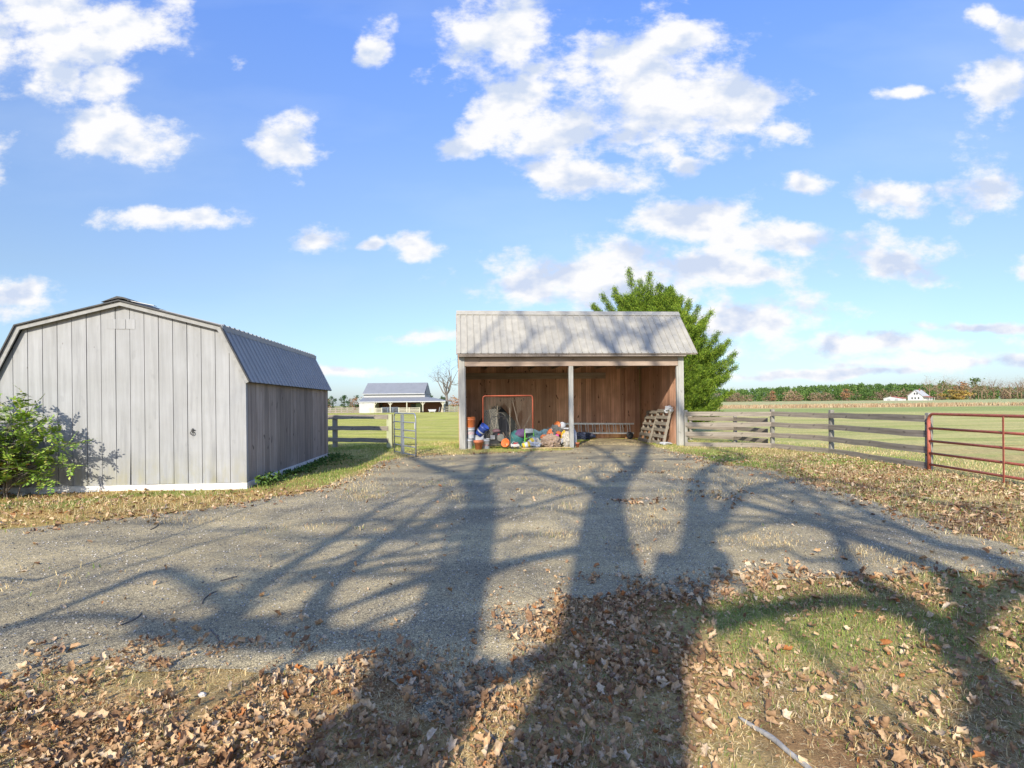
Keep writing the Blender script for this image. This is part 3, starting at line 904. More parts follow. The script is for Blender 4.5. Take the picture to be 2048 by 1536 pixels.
# ------------------------------------------------------------------ gambrel shed on the left
def build_shed():
    rz = math.radians(5)
    cr = G(493, 977); W = 4.37; LEN = 6.35
    ex = Vector((math.cos(rz), math.sin(rz), 0))
    o = cr - ex * W
    e = empty('gambrel_shed', (o.x, o.y, 0), rz, 'pale grey board shed with a barn-shaped metal roof beside the drive', 'shed')
    # gable profile (x, z)
    pr = [(0, 2.12), (0.47, 3.03), (W / 2, 3.47), (W - 0.47, 3.03), (W, 2.12)]
    mb = MB(); mb.box(-0.02, W + 0.02, -0.025, LEN, -0.05, 0.115)
    mb.build('foundation', M_conc, e)
    # facade boards
    mb = MB(); x = 0.03; pitch = 0.2475; i = 0
    nb = int(W / pitch)
    pitch = (W - 0.06) / 17
    warp = {8: 0.02}
    for i in range(17):
        a = 0.03 + i * pitch + 0.004; b = a + pitch - 0.011
        za = clip_top(pr, a); zb = clip_top(pr, b)
        zs = [(a, za), (b, zb)]
        for kx in (pr[1][0], pr[2][0], pr[3][0]):
            if a < kx < b: zs.insert(1, (kx, clip_top(pr, kx)))
        low = 0.12 - (0.02 if i == 8 else 0) + random.uniform(-0.004, 0.004)
        sh = random.uniform(-0.003, 0.003)
        tw = -0.02 if i == 8 else 0
        poly = [(a + tw * 0.5, low), (b + tw, low), (b, 0.9)] + zs[::-1] + [(a, 0.9)]
        mb.prism(poly, 'y', -0.012 + sh, 0.012 + sh)
    mb.build('front_boards', M_siding, e)
    mb = MB()
    mb.prism([(0.02, 0.1), (W - 0.02, 0.1)] + [(x_, z_ - 0.02) for x_, z_ in pr[::-1]], 'y', 0.014, 0.05)
    mb.build('backing', M_dark, e); mb = MB()
    mb.prism([(0.02, 0.1), (W - 0.02, 0.1)] + [(x_, z_ - 0.02) for x_, z_ in pr[::-1]], 'y', LEN - 0.04, LEN)
    mb.build('backing', M_dark, e)
    # side boards (right and left)
    for nm, xx in (('side_wall', W), ('side_wall', 0)):
        mb = MB(); n = 26; p = (LEN - 0.06) / n; yy = 0.05
        for i in range(n):
            w = p
            t_ = random.uniform(-0.004, 0.004)
            if xx > 0: mb.box(xx - 0.03 + t_, xx - 0.005 + t_, yy + i * w + 0.003, yy + (i + 1) * w - 0.003, 0.118, 2.14)
            else: mb.box(0.005, 0.03, yy + i * w + 0.002, yy + (i + 1) * w - 0.002, 0.118, 2.14)
        mb.box(min(xx, abs(xx - 0.05)) if xx == 0 else xx - 0.06, xx + 0.05 if xx == 0 else xx - 0.035, 0.06, LEN - 0.05, 0.1, 2.12)
        mb.build(nm, M_oldwood, e)
    mb = MB()
    mb.prism([(W - 0.055, -0.034), (W + 0.02, -0.034), (W + 0.02, 0.045), (W + 0.004, 0.045), (W + 0.004, -0.014), (W - 0.055, -0.014)], 'z', 0.12, 2.08)
    mb.build('corner_trim', M_siding, e)
    mb = MB(); mb.box(-0.006, 0.05, -0.034, -0.014, 0.12, 2.08)
    mb.build('corner_trim', M_siding, e)
    # barge boards following the gambrel, front
    pts = [(-0.10, 2.02), (0.41, 3.06), (W / 2, 3.52), (W - 0.41, 3.06), (W + 0.10, 2.02)]
    def offs(d):
        out = []
        for i, (a, b) in enumerate(pts):
            ns = []
            if i > 0:
                v = Vector((a - pts[i - 1][0], b - pts[i - 1][1])).normalized(); ns.append(Vector((v.y, -v.x)))
            if i < 4:
                v = Vector((pts[i + 1][0] - a, pts[i + 1][1] - b)).normalized(); ns.append(Vector((v.y, -v.x)))
            nn = sum(ns, Vector((0, 0))).normalized(); k = 1 / max(0.5, nn.dot(ns[0]))
            out.append((a + nn.x * d * k, b + nn.y * d * k))
        return out
    for d0, d1, y0, y1, m_, nm in ((0.0, 0.075, -0.10, -0.075, M_trim, 'barge_board'), (-0.028, -0.004, -0.135, -0.06, M_dark, 'roof_edge')):
        mb = MB(); A = offs(d0); B = offs(d1)
        for i in range(4):
            mb.prism([A[i], A[i + 1], B[i + 1], B[i]], 'y', y0, y1)
        mb.build(nm, m_, e)
    # soffit return
    mb = MB(); A = offs(0.012); B = offs(0.035)
    for i in range(4): mb.prism([A[i], A[i + 1], B[i + 1], B[i]], 'y', -0.074, LEN + 0.08)
    mb.build('roof_deck', M_dark, e)
    # metal roof
    mb = MB()
    T = offs(-0.002)
    L_ = LEN + 0.2
    for (a, b) in (((T[4][0], T[4][1]), (T[3][0], T[3][1])), ((T[3][0] + 0.05, T[3][1] + 0.015), (T[2][0], T[2][1] + 0.02)), ((T[0][0], T[0][1]), (T[1][0], T[1][1])), ((T[1][0] - 0.05, T[1][1] + 0.015), (T[2][0], T[2][1] + 0.02))):
        es = Vector((b[0] - a[0], 0, b[1] - a[1]))
        ribbed(mb, (a[0], -0.11, a[1]), (0, 1, 0), es, L_, es.length, 0.23, 0.02, 0.05)
    mb.build('roof', M_roofd, e)
    mb = MB()
    a = T[3]
    mb.beam((a[0] + 0.035, -0.12, a[1] - 0.03), (a[0] + 0.035, LEN + 0.1, a[1] - 0.03), 0.03, 0.10)
    for i in range(28):
        y = -0.05 + i * 0.23
        mb.box(a[0] - 0.02, a[0] + 0.05, y, y + 0.05, a[1] + 0.015, a[1] + 0.045)
    mb.build('knee_flashing', M_roofd, e)
    mb = MB(); z = pts[2][1]
    mb.prism([(W / 2 - 0.30, z - 0.02), (W / 2 - 0.02, z + 0.09), (W / 2 + 0.10, z + 0.07), (W / 2 + 0.26, z - 0.02), (W / 2 + 0.1, z + 0.04), (W / 2, z + 0.05)], 'y', -0.14, LEN)
    mb.build('ridge_cap', M_dark, e)
    mb = MB(); mb.beam((W / 2 + 0.16, -0.08, z + 0.015), (W / 2 + 0.62, -0.08, z - 0.08), 0.1, 0.010)
    mb.build('ridge_flashing', M_white, e)
    # patched vent under the apex
    mb = MB()
    xc = W / 2 - 0.01
    for k in range(3): mb.box(xc - 0.27 + k * 0.17, xc - 0.27 + k * 0.17 + 0.163, -0.0185, -0.0155, 3.02, 3.20)
    mb.build('vent_patch', M_siding, e)
    # door ring handle
    hx = (G(384, 977).x - o.x) / math.cos(rz)
    px = Vector(atY(384, 866, o.y + hx * math.sin(rz) - 0.03)); hz = px.z
    hx = (px.x - o.x) / math.cos(rz)
    mb = MB()
    ring = [(hx + 0.034 * math.sin(a), -0.04, hz + 0.034 * math.cos(a)) for a in np.linspace(0, 2 * PI, 17)]
    mb.tube(ring, 0.007, 8)
    mb.box(hx - 0.012, hx + 0.012, -0.03, -0.0165, hz + 0.01, hz + 0.085)
    mb.tube([(hx - 0.03, -0.03, hz + 0.055), (hx + 0.045, -0.03, hz + 0.055)], 0.008, 8)
    mb.build('handle', M_dark, e)
    return e
build_shed()

# ------------------------------------------------------------------ open shelter
SH_RZ = math.radians(5.4)
SH_O = Vector((-1.81, 18.8, 0)); SH_W = 7.96; SH_D = 4.7
SH_M = Matrix.Translation(SH_O) @ Matrix.Rotation(SH_RZ, 4, 'Z')
SH_I = SH_M.inverted()
def S(u, v, z): return SH_M @ Vector((u, v, z))
def sp(px, py, v):
    """photo pixel onto the shelter's cross plane at depth v -> (u, z)"""
    d = ray(px, py); o = Vector((0, 0, CAMH))
    ol = SH_I @ o; dl = SH_I.to_3x3() @ d
    t = (v - ol.y) / dl.y
    p = ol + dl * t
    return p.x, p.z
def spz(px, py, z=0.0):
    p = SH_I @ G(px, py, z); return p.x, p.y

def build_shelter():
    e = empty('open_shelter', SH_O, SH_RZ, 'open-fronted wooden shelter with a pale ribbed metal roof full of stored things', 'shelter')
    W, D = SH_W, SH_D
    zb, zt = 2.86, 3.16
    mb = MB(); mb.box(0, 0.20, 0, 0.15, 0, 3.18); mb.box(0.202, 0.235, 0.06, 0.10, 0.0, 2.84); mb.build('post', M_post, e)
    mb = MB(); mb.box(W - 0.2, W, 0, 0.15, 0, 3.18); mb.box(W - 0.245, W - 0.203, 0.03, 0.13, 0.0, 2.84); mb.build('post', M_post, e)
    u, _ = sp(1143, 800, 0.0)
    mb = MB(); mb.box(u - 0.075, u + 0.075, 0.03, 0.18, 0, 2.9); mb.build('post', M_post, e)
    mb = MB()
    mb.box(0.205, W - 0.205, 0.02, 0.06, zb, zt); mb.box(0.205, W - 0.205, 0.11, 0.15, zb - 0.002, zt - 0.04)
    mb.box(0.205, W - 0.205, 0.064, 0.104, zb + 0.1, 3.58)
    mb.build('header_beam', M_pineh, e)
    mb = MB(); mb.box(0.0, W, -0.24, -0.005, zt + 0.012, zt + 0.06); mb.build('fascia', M_oldwood, e)
    # back wall
    mb = MB(); n = 36; p = (W - 0.1) / n
    for i in range(n):
        mb.box(0.05 + i * p + 0.002, 0.05 + (i + 1) * p - 0.002, D - 0.03 + random.uniform(-.004, .004), D, 0.02, 3.24)
    mb.box(0.05, W - 0.05, D + 0.005, D + 0.02, 0.0, 3.22)
    mb.build('back_wall', M_pine, e)
    for nm, x0, x1 in (('side_wall', W - 0.03, W - 0.005), ('side_wall', 0.005, 0.03)):
        mb = MB(); n = 17; p = (D - 0.16) / n
        def roofz(v): return 3.335 + (v + 0.3) * 1.018 if v < 1.35 else 5.01 - (v - 1.35) * 0.4986
        for i in range(n):
            v0 = 0.155 + i * p + 0.002; v1 = 0.155 + (i + 1) * p - 0.002
            j = random.uniform(-0.003, 0.003)
            poly = [(v0, 0.0), (v1, 0.0), (v1, roofz(v1) - 0.08), (v0, roofz(v0) - 0.08)]
            mb.prism(poly, 'x', x0 + j, x1 + j)
        xo = W + 0.001 if x0 > 1 else -0.016
        mb.prism([(0.16, 0), (D, 0), (D, roofz(D) - 0.085), (1.35, roofz(1.35) - 0.085), (0.16, roofz(0.16) - 0.085)], 'x', xo - 0.005 if x0 > 1 else xo, xo + 0.01 if x0 > 1 else xo + 0.018)
        mb.build(nm, M_pine if x0 > 1 else M_pine, e)
    mb = MB()
    mb.box(0.06, W - 1.6, D - 0.11, D - 0.035, 2.62, 2.88); mb.build('wall_beam', M_pineh, e)
    mb = MB(); mb.box(W - 0.75, W - 0.62, D - 0.14, D - 0.035, 0.0, 3.0); mb.build('stud', M_pine, e)
    # rafters
    mb = MB()
    for i in range(9):
        x = 0.12 + i * (W - 0.24) / 8
        mb.beam((x, 0.0, 3.37), (x, 1.33, 4.72), 0.05, 0.12); mb.beam((x, 1.37, 4.72), (x, D + 0.2, 2.98), 0.05, 0.12)
        mb.beam((x + 0.06, 0.17, 3.10), (x + 0.06, D - 0.05, 3.10), 0.04, 0.12)
    mb.build('rafters', M_pineh, e)
    # roof
    mb = MB()
    es = Vector((0, 1.65, 1.68)); ln = es.length
    ribbed(mb, (-0.05, -0.30, 3.27), (1, 0, 0), es, W + 0.42, ln, 0.232, 0.03, 0.035)
    es2 = Vector((0, -(D + 0.3 - 1.35), -1.82)); 
    ribbed(mb, (-0.05, 1.35 + 0.005, 4.95), (1, 0, 0), -es2 if False else es2, W + 0.42, es2.length, 0.232, 0.022, 0.04) if False else None
    es2 = Vector((0, D + 0.3 - 1.35, -1.82))
    ribbed(mb, (-0.05, 1.352, 4.95), (1, 0, 0), es2, W + 0.42, es2.length, 0.232, 0.022, 0.04)
    mb.build('roof', M_roof, e)
    mb = MB()
    dn = Vector((0, 1, -1)).normalized() * 0.03
    mb.beam((-0.04, -0.25, 3.255), (W + 0.36, -0.25, 3.255), 0.05, 0.05)
    mb.beam((W + 0.36, -0.27, 3.245), (W + 0.36, 1.33, 4.87), 0.03, 0.09, up=(1, 0, 0)); mb.beam((-0.035, -0.27, 3.245), (-0.035, 1.33, 4.87), 0.03, 0.09, up=(1, 0, 0))
    mb.build('roof_trim', M_dark if False else M_oldwood, e)
    mb = MB()
    mb.prism([(1.35 - 0.16, 4.95 - 0.115), (1.35, 4.995), (1.35 + 0.2, 4.95 - 0.05), (1.35 + 0.2, 4.95 - 0.062), (1.35, 4.98), (1.35 - 0.16, 4.95 - 0.13)], 'x', -0.07, W + 0.39)
    mb.build('ridge_cap', M_roof, e)
build_shelter()

# ------------------------------------------------------------------ fences and gates
def fence_run(e, pts, zs, top_z, h=0.15, th=0.03, post=0.11, post_at=None, side=-1, postmat=None, railmat=None, sag=0.012, post_h=None):
    """pts in world (x, y); rails along consecutive points; boards on the camera side of the posts"""
    M0 = Matrix.Translation(e.location) @ Matrix.Rotation(e.rotation_euler.z, 4, 'Z')
    inv = M0.inverted()
    for (x, y) in (post_at if post_at is not None else pts):
        p = inv @ Vector((x, y, 0)); z0 = gh(x, y)
        mb = MB(); hgt = (post_h if post_h else top_z) + random.uniform(-0.01, 0.03)
        a = post / 2
        mb.prism([(-a, -a), (a, -a), (a, a), (-a, a)], 'z', -0.03, hgt, M=Matrix.Translation(p + Vector((0, 0, z0))) @ Matrix.Rotation(random.uniform(-.05, .05), 4, 'Z') @ Matrix.Rotation(random.uniform(-.012, .012), 4, 'X'))
        mb.build('post', postmat or M_fpost, e, bevel=0.008)
    for a, b in zip(pts, pts[1:]):
        A = Vector((*a, 0)); B = Vector((*b, 0)); d = (B - A); n = Vector((-d.y, d.x, 0)).normalized()
        if n.dot(-A) < 0: n = -n          # towards the camera
        n = n * side * -1
        for z in zs:
            # rail with its own long axis along local x for the grain
            o = MB(); seg = 6; ln = d.length
            vs = []; fs = []
            off = [random.uniform(-sag, sag) for _ in range(seg + 1)]
            for k in range(seg + 1):
                x = ln * k / seg
                for yy, zz in ((-th / 2, -h / 2), (th / 2, -h / 2), (th / 2, h / 2), (-th / 2, h / 2)):
                    vs.append((x, yy + off[k] * 0.4, zz + off[k]))
            for k in range(seg):
                for q in range(4):
                    a0 = k * 4 + q; b0 = k * 4 + (q + 1) % 4
                    fs.append((a0, b0, b0 + 4, a0 + 4))
            fs.append((3, 2, 1, 0)); fs.append(tuple(seg * 4 + i for i in range(4)))
            o.add(vs, fs)
            ob = o.build('rail', railmat or M_railx, e)
            p = inv @ (A + n * (post / 2 + th / 2 + 0.002) + Vector((0, 0, z)))
            ang = math.atan2(d.y, d.x) - e.rotation_euler.z
            ob.location = p; ob.rotation_euler = (0, random.uniform(-.004, .004), ang)

# right-hand four-board fence
pA, pB, pC, pD = G(1372, 893), G(1545, 896), G(1663, 908), G(1858, 938)
e = empty('board_fence', (pA.x, pA.y, 0), 0, 'weathered four-board fence from the open shelter to the red gate', 'fence')
fence_run(e, [(pA.x, pA.y), (pB.x, pB.y)], [0.085, 0.44, 0.78, 1.13], 1.25, post_at=[(pA.x, pA.y), (pB.x, pB.y)])
fence_run(e, [(pB.x, pB.y), (pC.x, pC.y)], [0.085, 0.44, 0.78, 1.13], 1.25, post_at=[(pC.x, pC.y)])
fence_run(e, [(pC.x, pC.y), (pD.x, pD.y)], [0.085, 0.44, 0.78, 1.13], 1.25, post_at=[(pD.x, pD.y)])
# lower fence running back under the cedar
q1 = (pB.x + 0.1, pB.y + 0.15); q2 = (9.05, 22.4); q3 = (7.6, 26.5)
e = empty('low_fence', (q1[0], q1[1], 0), 0, 'low three-rail wooden fence running back beneath the cedar', 'fence')
fence_run(e, [(8.7, 18.6), (8.35, 20.6), (7.2, 22.2), (6.4, 24.6)], [0.2, 0.55, 0.9], 1.06, post_at=[(8.35, 20.6), (7.2, 22.2), (6.4, 24.6)])
# left three-board fence
w = [G(655, 895), G(670.5, 894), G(780, 896)]
e = empty('board_fence', (w[0].x, w[0].y, 0), 0, 'weathered three-board fence between the grey shed and the small tube gate', 'fence')
fence_run(e, [(w[0].x - 0.8, 20.75), (w[1].x, w[1].y)], [0.29, 0.72, 1.13], 1.21, h=0.155, post_at=[(w[1].x, w[1].y)], post=0.16)
fence_run(e, [(w[1].x, w[1].y), (w[2].x, w[2].y)], [0.29, 0.72, 1.13], 1.21, h=0.155, post_at=[(w[2].x, w[2].y)], post=0.19, postmat=M_green_post, post_h=1.22)

M_galv = plain('galvanised_tube', (0.34, 0.36, 0.39), 0.45, 0.5, var=0.08, bump=0)
M_red = plain('red_gate_paint', (0.42, 0.12, 0.075), 0.5, 0.1, var=0.12, scale=20)
def tube_gate(name, label, p0, p1, z0, z1, levels, r, stiles, mat, group=None, clip=True):
    d = Vector((p1[0] - p0[0], p1[1] - p0[1], 0)); ln = d.length
    e = empty(name, (p0[0], p0[1], 0), math.atan2(d.y, d.x), label, 'gate')
    mb = MB(); R = 0.14
    path = [(0, 0, z0), (0, 0, z1 - R)] + [(R - R * math.cos(a), 0, z1 - R + R * math.sin(a)) for a in np.linspace(0.2, PI / 2, 6)]
    path += [(ln - R + R * math.sin(a), 0, z1 - R + R * math.cos(a)) for a in np.linspace(0, PI / 2 - 0.2, 6)] + [(ln, 0, z1 - R), (ln, 0, z0)]
    mb.tube(path, r, 10)
    mb.build('frame', mat, e, smooth=True)
    for z in levels:
        mb = MB(); mb.tube([(r * .5, 0, z), (ln * 0.5, 0, z + random.uniform(-.006, .006)), (ln - r * .5, 0, z)], r * 0.85, 8); mb.build('bar', mat, e, smooth=True)
    for x, w in stiles:
        mb = MB(); mb.box(x - w / 2, x + w / 2, -r - 0.006, -r + 0.004, z0 - 0.02, z1 - 0.01); mb.build('brace', mat, e)
    return e, ln
h0 = G(789, 908.5); h1 = G(832, 918)
e, ln = tube_gate('tube_gate', 'small grey tubular gate standing open by the mossy fence post', (h0.x, h0.y), (h1.x, h1.y), 0.05, 1.30, [0.10, 0.33, 0.58, 0.80, 1.04], 0.021, [(0, 0)] if False else [], M_galv)
mb = MB(); mb.box(ln * 0.36, ln * 0.44, -0.03, 0.03, 0.06, 1.27); mb.build('brace', M_galv, e)
mb = MB(); mb.box(ln - 0.03, ln + 0.03, -0.032, -0.023, 0.86, 1.04); mb.build('sticker', M_white, e)
mb = MB(); mb.box(-0.07, -0.015, -0.02, 0.02, 0.98, 1.03); mb.build('hinge', M_dark, e)
mb = MB(); mb.box(-0.07, -0.015, -0.02, 0.02, 0.28, 0.33); mb.build('hinge', M_dark, e)
g0 = (9.20, 12.15); g1 = (8.98, 8.5)
e, ln = tube_gate('tube_gate', 'long rusty red tubular field gate at the right edge', g0, g1, 0.02, 1.235, [0.125, 0.37, 0.64, 0.92], 0.031, [(2.02, 0.035), (3.3, 0.035)], M_red)
mb = MB(); mb.tube([(0, 0, 0.0), (0, 0, 1.1)], 0.036, 10); mb.build('hinge_pipe', M_red, e, smooth=True)
mb = MB(); mb.box(-0.1, 0.0, -0.02, 0.02, 0.3, 0.34); mb.build('hinge', M_dark, e)
mb = MB(); mb.box(-0.1, 0.0, -0.02, 0.02, 1.0, 1.04)
ch = [(0.0 + 0.02 * math.sin(i), 0.045, 0.95 - 0.02 * i) for i in range(5)]
mb.build('hinge', M_dark, e)
mb = MB(); mb.tube(ch, 0.008, 6); mb.build('chain', M_dark, e)

# ------------------------------------------------------------------ bare maples behind the camera (they throw the shadows)
def bark(name, c1, c2):
    t = NT(name); v = t.coords(scale=(1, 1, 0.25)); n = t.noise(v, 9, 6, 0.7)
    t.bump(n, 0.6, 0.03)
    return t.fin(t.ramp(n, [(0.3, c1), (0.7, c2)]), 0.9, 0, 0.1)
M_bark = bark('grey_bark', (0.10, 0.085, 0.07), (0.26, 0.23, 0.20))
YT = -3.2
def lift(P, dy=0.0):
    """point of the crown whose shadow falls on P"""
    t = (P.y - (YT + dy)) / L.y
    return Vector((P.x - L.x * t, YT + dy, P.z - L.z * t))
def roof_pt(px, py):
    d = ray(px, py); o = Vector((0, 0, CAMH))
    ol = SH_I @ o; dl = SH_I.to_3x3() @ d
    # plane z - 3.27 = (1.68/1.65) (v + .3)
    k = 1.68 / 1.65
    t = (k * (ol.y + 0.3) + 3.27 - ol.z) / (dl.z - k * dl.y)
    return SH_M @ (ol + dl * t)
LIMBS = {
 'ta8': [(1110, 1310, .24), (1060, 1330, .18), (1010, 1346, .16), (950, 1345, .24)],
 'ts0': [(945, 1019, 0.09), (863, 1043, 0.085), (722, 1041, 0.076), (648, 1045, 0.06), (520, 1058, 0.037), (410, 1084, 0.045)],
 'ts1': [(945, 1032, 0.09), (866, 1051, 0.092), (763, 1079, 0.064), (670, 1120, 0.073), (530, 1148, 0.049), (458, 1166, 0.025)],
 'ts2': [(945, 1051, 0.09), (828, 1070, 0.07), (752, 1073, 0.061), (642, 1076, 0.058), (521, 1055, 0.039), (402, 1064, 0.039)],
 'ts3': [(945, 1067, 0.09), (853, 1088, 0.074), (727, 1128, 0.076), (653, 1137, 0.064), (521, 1157, 0.06), (404, 1182, 0.052)],
 'ts4': [(945, 1081, 0.09), (811, 1080, 0.076), (705, 1078, 0.077), (627, 1083, 0.069), (492, 1063, 0.041), (363, 1052, 0.051)],
 'ts5': [(945, 1093, 0.09), (806, 1112, 0.075), (668, 1137, 0.087), (584, 1161, 0.064), (513, 1169, 0.046), (395, 1209, 0.026)],
 'ts6': [(945, 1111, 0.09), (868, 1118, 0.072), (761, 1139, 0.069), (620, 1161, 0.069), (480, 1203, 0.035), (368, 1219, 0.025)],
 'ts7': [(945, 1130, 0.09), (873, 1129, 0.087), (772, 1132, 0.086), (660, 1159, 0.076), (518, 1166, 0.05), (376, 1164, 0.038)],
 'ts8': [(945, 1136, 0.09), (817, 1164, 0.084), (708, 1209, 0.076), (608, 1249, 0.071), (479, 1284, 0.035), (362, 1329, 0.034)],
 'ts9': [(945, 1146, 0.09), (826, 1148, 0.081), (718, 1151, 0.081), (622, 1150, 0.075), (504, 1143, 0.059), (426, 1135, 0.045)],
 'ts10': [(945, 1163, 0.09), (866, 1161, 0.099), (766, 1191, 0.074), (666, 1220, 0.054), (555, 1234, 0.062), (483, 1237, 0.024)],
 'ts11': [(945, 1180, 0.09), (826, 1214, 0.078), (732, 1249, 0.082), (590, 1319, 0.074), (443, 1384, 0.041), (324, 1442, 0.047)],
 'tu0': [(1195, 982, 0.09), (1136, 993, 0.075), (1077, 1009, 0.06), (1018, 1029, 0.045), (960, 1047, 0.03)],
 'tu1': [(1200, 1041, 0.09), (1152, 1031, 0.075), (1105, 1017, 0.06), (1057, 1015, 0.045), (1010, 1005, 0.03)],
 'tu2': [(945, 1082, 0.09), (996, 1083, 0.075), (1047, 1067, 0.06), (1098, 1072, 0.045), (1150, 1063, 0.03)],
 'tv0': [(1425, 989, 0.1), (1520, 1021, 0.087), (1615, 1031, 0.074), (1710, 1052, 0.061), (1805, 1074, 0.048), (1900, 1097, 0.035)],
 'tv1': [(1430, 1070, 0.1), (1504, 1056, 0.087), (1578, 1031, 0.074), (1652, 1031, 0.061), (1726, 1015, 0.048), (1800, 996, 0.035)],
 'tv2': [(1700, 1131, 0.1), (1656, 1119, 0.087), (1612, 1120, 0.074), (1568, 1095, 0.061), (1524, 1099, 0.048), (1480, 1080, 0.035)],
 'tv3': [(1420, 938, 0.1), (1486, 972, 0.087), (1552, 975, 0.074), (1618, 998, 0.061), (1684, 1001, 0.048), (1750, 1016, 0.035)],
 'tb6': [(1335, 1190, .36), (1330, 1160, .28), (1326, 1130, .2), (1330, 1105, .14)],

 't1r1': [(795, 906, .12), (950, 700, .12, 'r'), (972, 668, .1, 'r'), (1000, 640, .07, 'r')],
 't1r2': [(972, 898, .14), (1040, 700, .14, 'r'), (1062, 668, .1, 'r'), (1050, 640, .08, 'r')],
 't1r3': [(1072, 895, .14), (1120, 705, .14, 'r'), (1135, 670, .1, 'r'), (1110, 640, .08, 'r')],

 # name: [(px, py, shadow width in px or metres if <3), ...]; 'r' marks points on the shelter roof
 't1': [(805, 1500, .50), (836, 1400, .58), (862, 1290, .62), (912, 1200, .46), (950, 1105, .38), (961, 1020, .46), (958, 985, .46), (935, 958, .40), (890, 942, .32), (850, 928, .26), (822, 916, .20), (795, 906, .14), (740, 896, .08)],
 't1b': [(940, 965, .34), (958, 940, .26), (968, 915, .20), (972, 898, .14)],
 't1c': [(955, 962, .30), (990, 938, .26), (1030, 926, .26), (1058, 908, .22), (1072, 895, .16)],
 't1d': [(890, 1265, .30), (800, 1275, .22), (680, 1280, .22), (520, 1270, .25), (400, 1262, .25), (330, 1258, .18), (270, 1262, .10)],
 't1e': [(430, 1262, .26), (500, 1190, .20), (580, 1135, .17), (680, 1075, .14), (760, 1020, .10), (830, 985, .06)],
 't1f': [(620, 1282, .24), (640, 1200, .18), (720, 1120, .15), (800, 1060, .12), (860, 1010, .08)],
 't1g': [(885, 1290, .26), (860, 1200, .16), (890, 1120, .10), (900, 1060, .06)],
 't1h': [(380, 1262, .12), (250, 1235, .09), (120, 1235, .07), (-60, 1270, .05)],
 't1i': [(470, 1215, .14), (330, 1140, .13), (220, 1180, .11), (80, 1235, .08), (-60, 1290, .05)],
 't1j': [(825, 1440, .34), (720, 1470, .30), (600, 1500, .26)],
 'ta': [(1190, 1536, .80), (1215, 1420, .80), (1235, 1300, .80), (1225, 1200, .72), (1210, 1100, .62), (1212, 1010, .58), (1240, 960, .52), (1275, 930, .42), (1288, 900, .40), (1290, 884, .38), (1226, 701, .30, 'r'), (1205, 683, .22, 'r'), (1193, 664, .18, 'r'), (1180, 640, .12, 'r')],
 'ta2': [(1226, 701, .26, 'r'), (1232, 676, .18, 'r'), (1247, 656, .14, 'r'), (1252, 632, .10, 'r')],
 'ta3': [(1228, 690, .2, 'r'), (1231, 668, .12, 'r'), (1228, 645, .09, 'r')],
 'tb': [(1240, 1340, .60), (1305, 1260, .58), (1360, 1180, .52), (1395, 1100, .42), (1398, 1030, .38), (1392, 985, .36), (1402, 950, .32), (1440, 925, .26), (1480, 908, .2), (1303, 703, .26, 'r'), (1297, 676, .18, 'r'), (1287, 655, .12, 'r'), (1283, 638, .1, 'r')],
 'tb2': [(1285, 700, .2, 'r'), (1316, 657, .16, 'r'), (1330, 648, .12, 'r'), (1352, 638, .1, 'r')],
 'tb3': [(1316, 657, .14, 'r'), (1311, 640, .1, 'r'), (1312, 630, .08, 'r')],
 'tb4': [(1388, 1040, .34), (1430, 1050, .28), (1450, 1020, .24), (1490, 985, .22), (1560, 965, .2), (1640, 960, .16), (1740, 975, .12), (1850, 1000, .08)],
 'tb5': [(1380, 1110, .34), (1435, 1110, .26), (1440, 1160, .2)],
 'ta4': [(1202, 990, .36), (1160, 968, .30), (1110, 956, .26), (1070, 940, .22), (1035, 925, .2)],
 'ta5': [(1225, 1085, .3), (1136, 1103, .2), (1060, 1118, .18), (985, 1138, .22), (935, 1165, .3)],
 'ta6': [(1262, 945, .25), (1225, 915, .2), (1190, 893, .16), (1160, 884, .12)],
 'ta7': [(1210, 975, .2), (1188, 945, .14), (1205, 930, .1), (1215, 912, .08)],
 'tc': [(2120, 1590, .34), (2046, 1471, .32), (1990, 1390, .30), (1906, 1290, .28), (1802, 1209, .26), (1710, 1155, .22), (1690, 1110, .16), (1670, 1060, .14), (1640, 1010, .12), (1590, 965, .1)],
 'tc2': [(1800, 1220, .20), (1732, 1206, .20), (1662, 1202, .18), (1557, 1216, .18), (1490, 1228, .18), (1425, 1242, .24)],
 'tc3': [(1900, 1285, .22), (1940, 1230, .20), (1990, 1190, .2), (2070, 1155, .22), (2150, 1110, .2)],
 'tc4': [(1940, 1230, .22), (1890, 1150, .26), (1800, 1110, .28), (1700, 1072, .24), (1600, 1040, .20), (1520, 1015, .16), (1470, 1000, .12)],
 'tc5': [(2050, 1165, .26), (1980, 1115, .26), (1880, 1090, .24), (1790, 1050, .18), (1700, 1010, .14)],
}
def limb_path(key, dy0, dyr):
    out = []
    pts = LIMBS[key]
    rr = random.Random(key)
    dy = dy0
    for i, p in enumerate(pts):
        P = roof_pt(p[0], p[1]) if len(p) > 3 else G(p[0], p[1])
        hgt = (P.y - YT) * math.tan(SUN_EL)
        dy += rr.uniform(-dyr, dyr)
        out.append((lift(P, max(-1.8, min(0.9 + hgt * 0.05, dy))), p[2] / 2))
    return out
def smooth_path(pts, sub=3):
    P = [p for p, _ in pts]; Rr = [r for _, r in pts]
    out = []
    for i in range(len(P) - 1):
        p0 = P[max(0, i - 1)]; p1 = P[i]; p2 = P[i + 1]; p3 = P[min(len(P) - 1, i + 2)]
        for k in range(sub):
            t = k / sub
            q = 0.5 * ((2 * p1) + (p2 - p0) * t + (2 * p0 - 5 * p1 + 4 * p2 - p3) * t * t + (3 * p1 - p0 - 3 * p2 + p3) * t ** 3)
            out.append((q, Rr[i] * (1 - t) + Rr[i + 1] * t))
    out.append((P[-1], Rr[-1]))
    return out
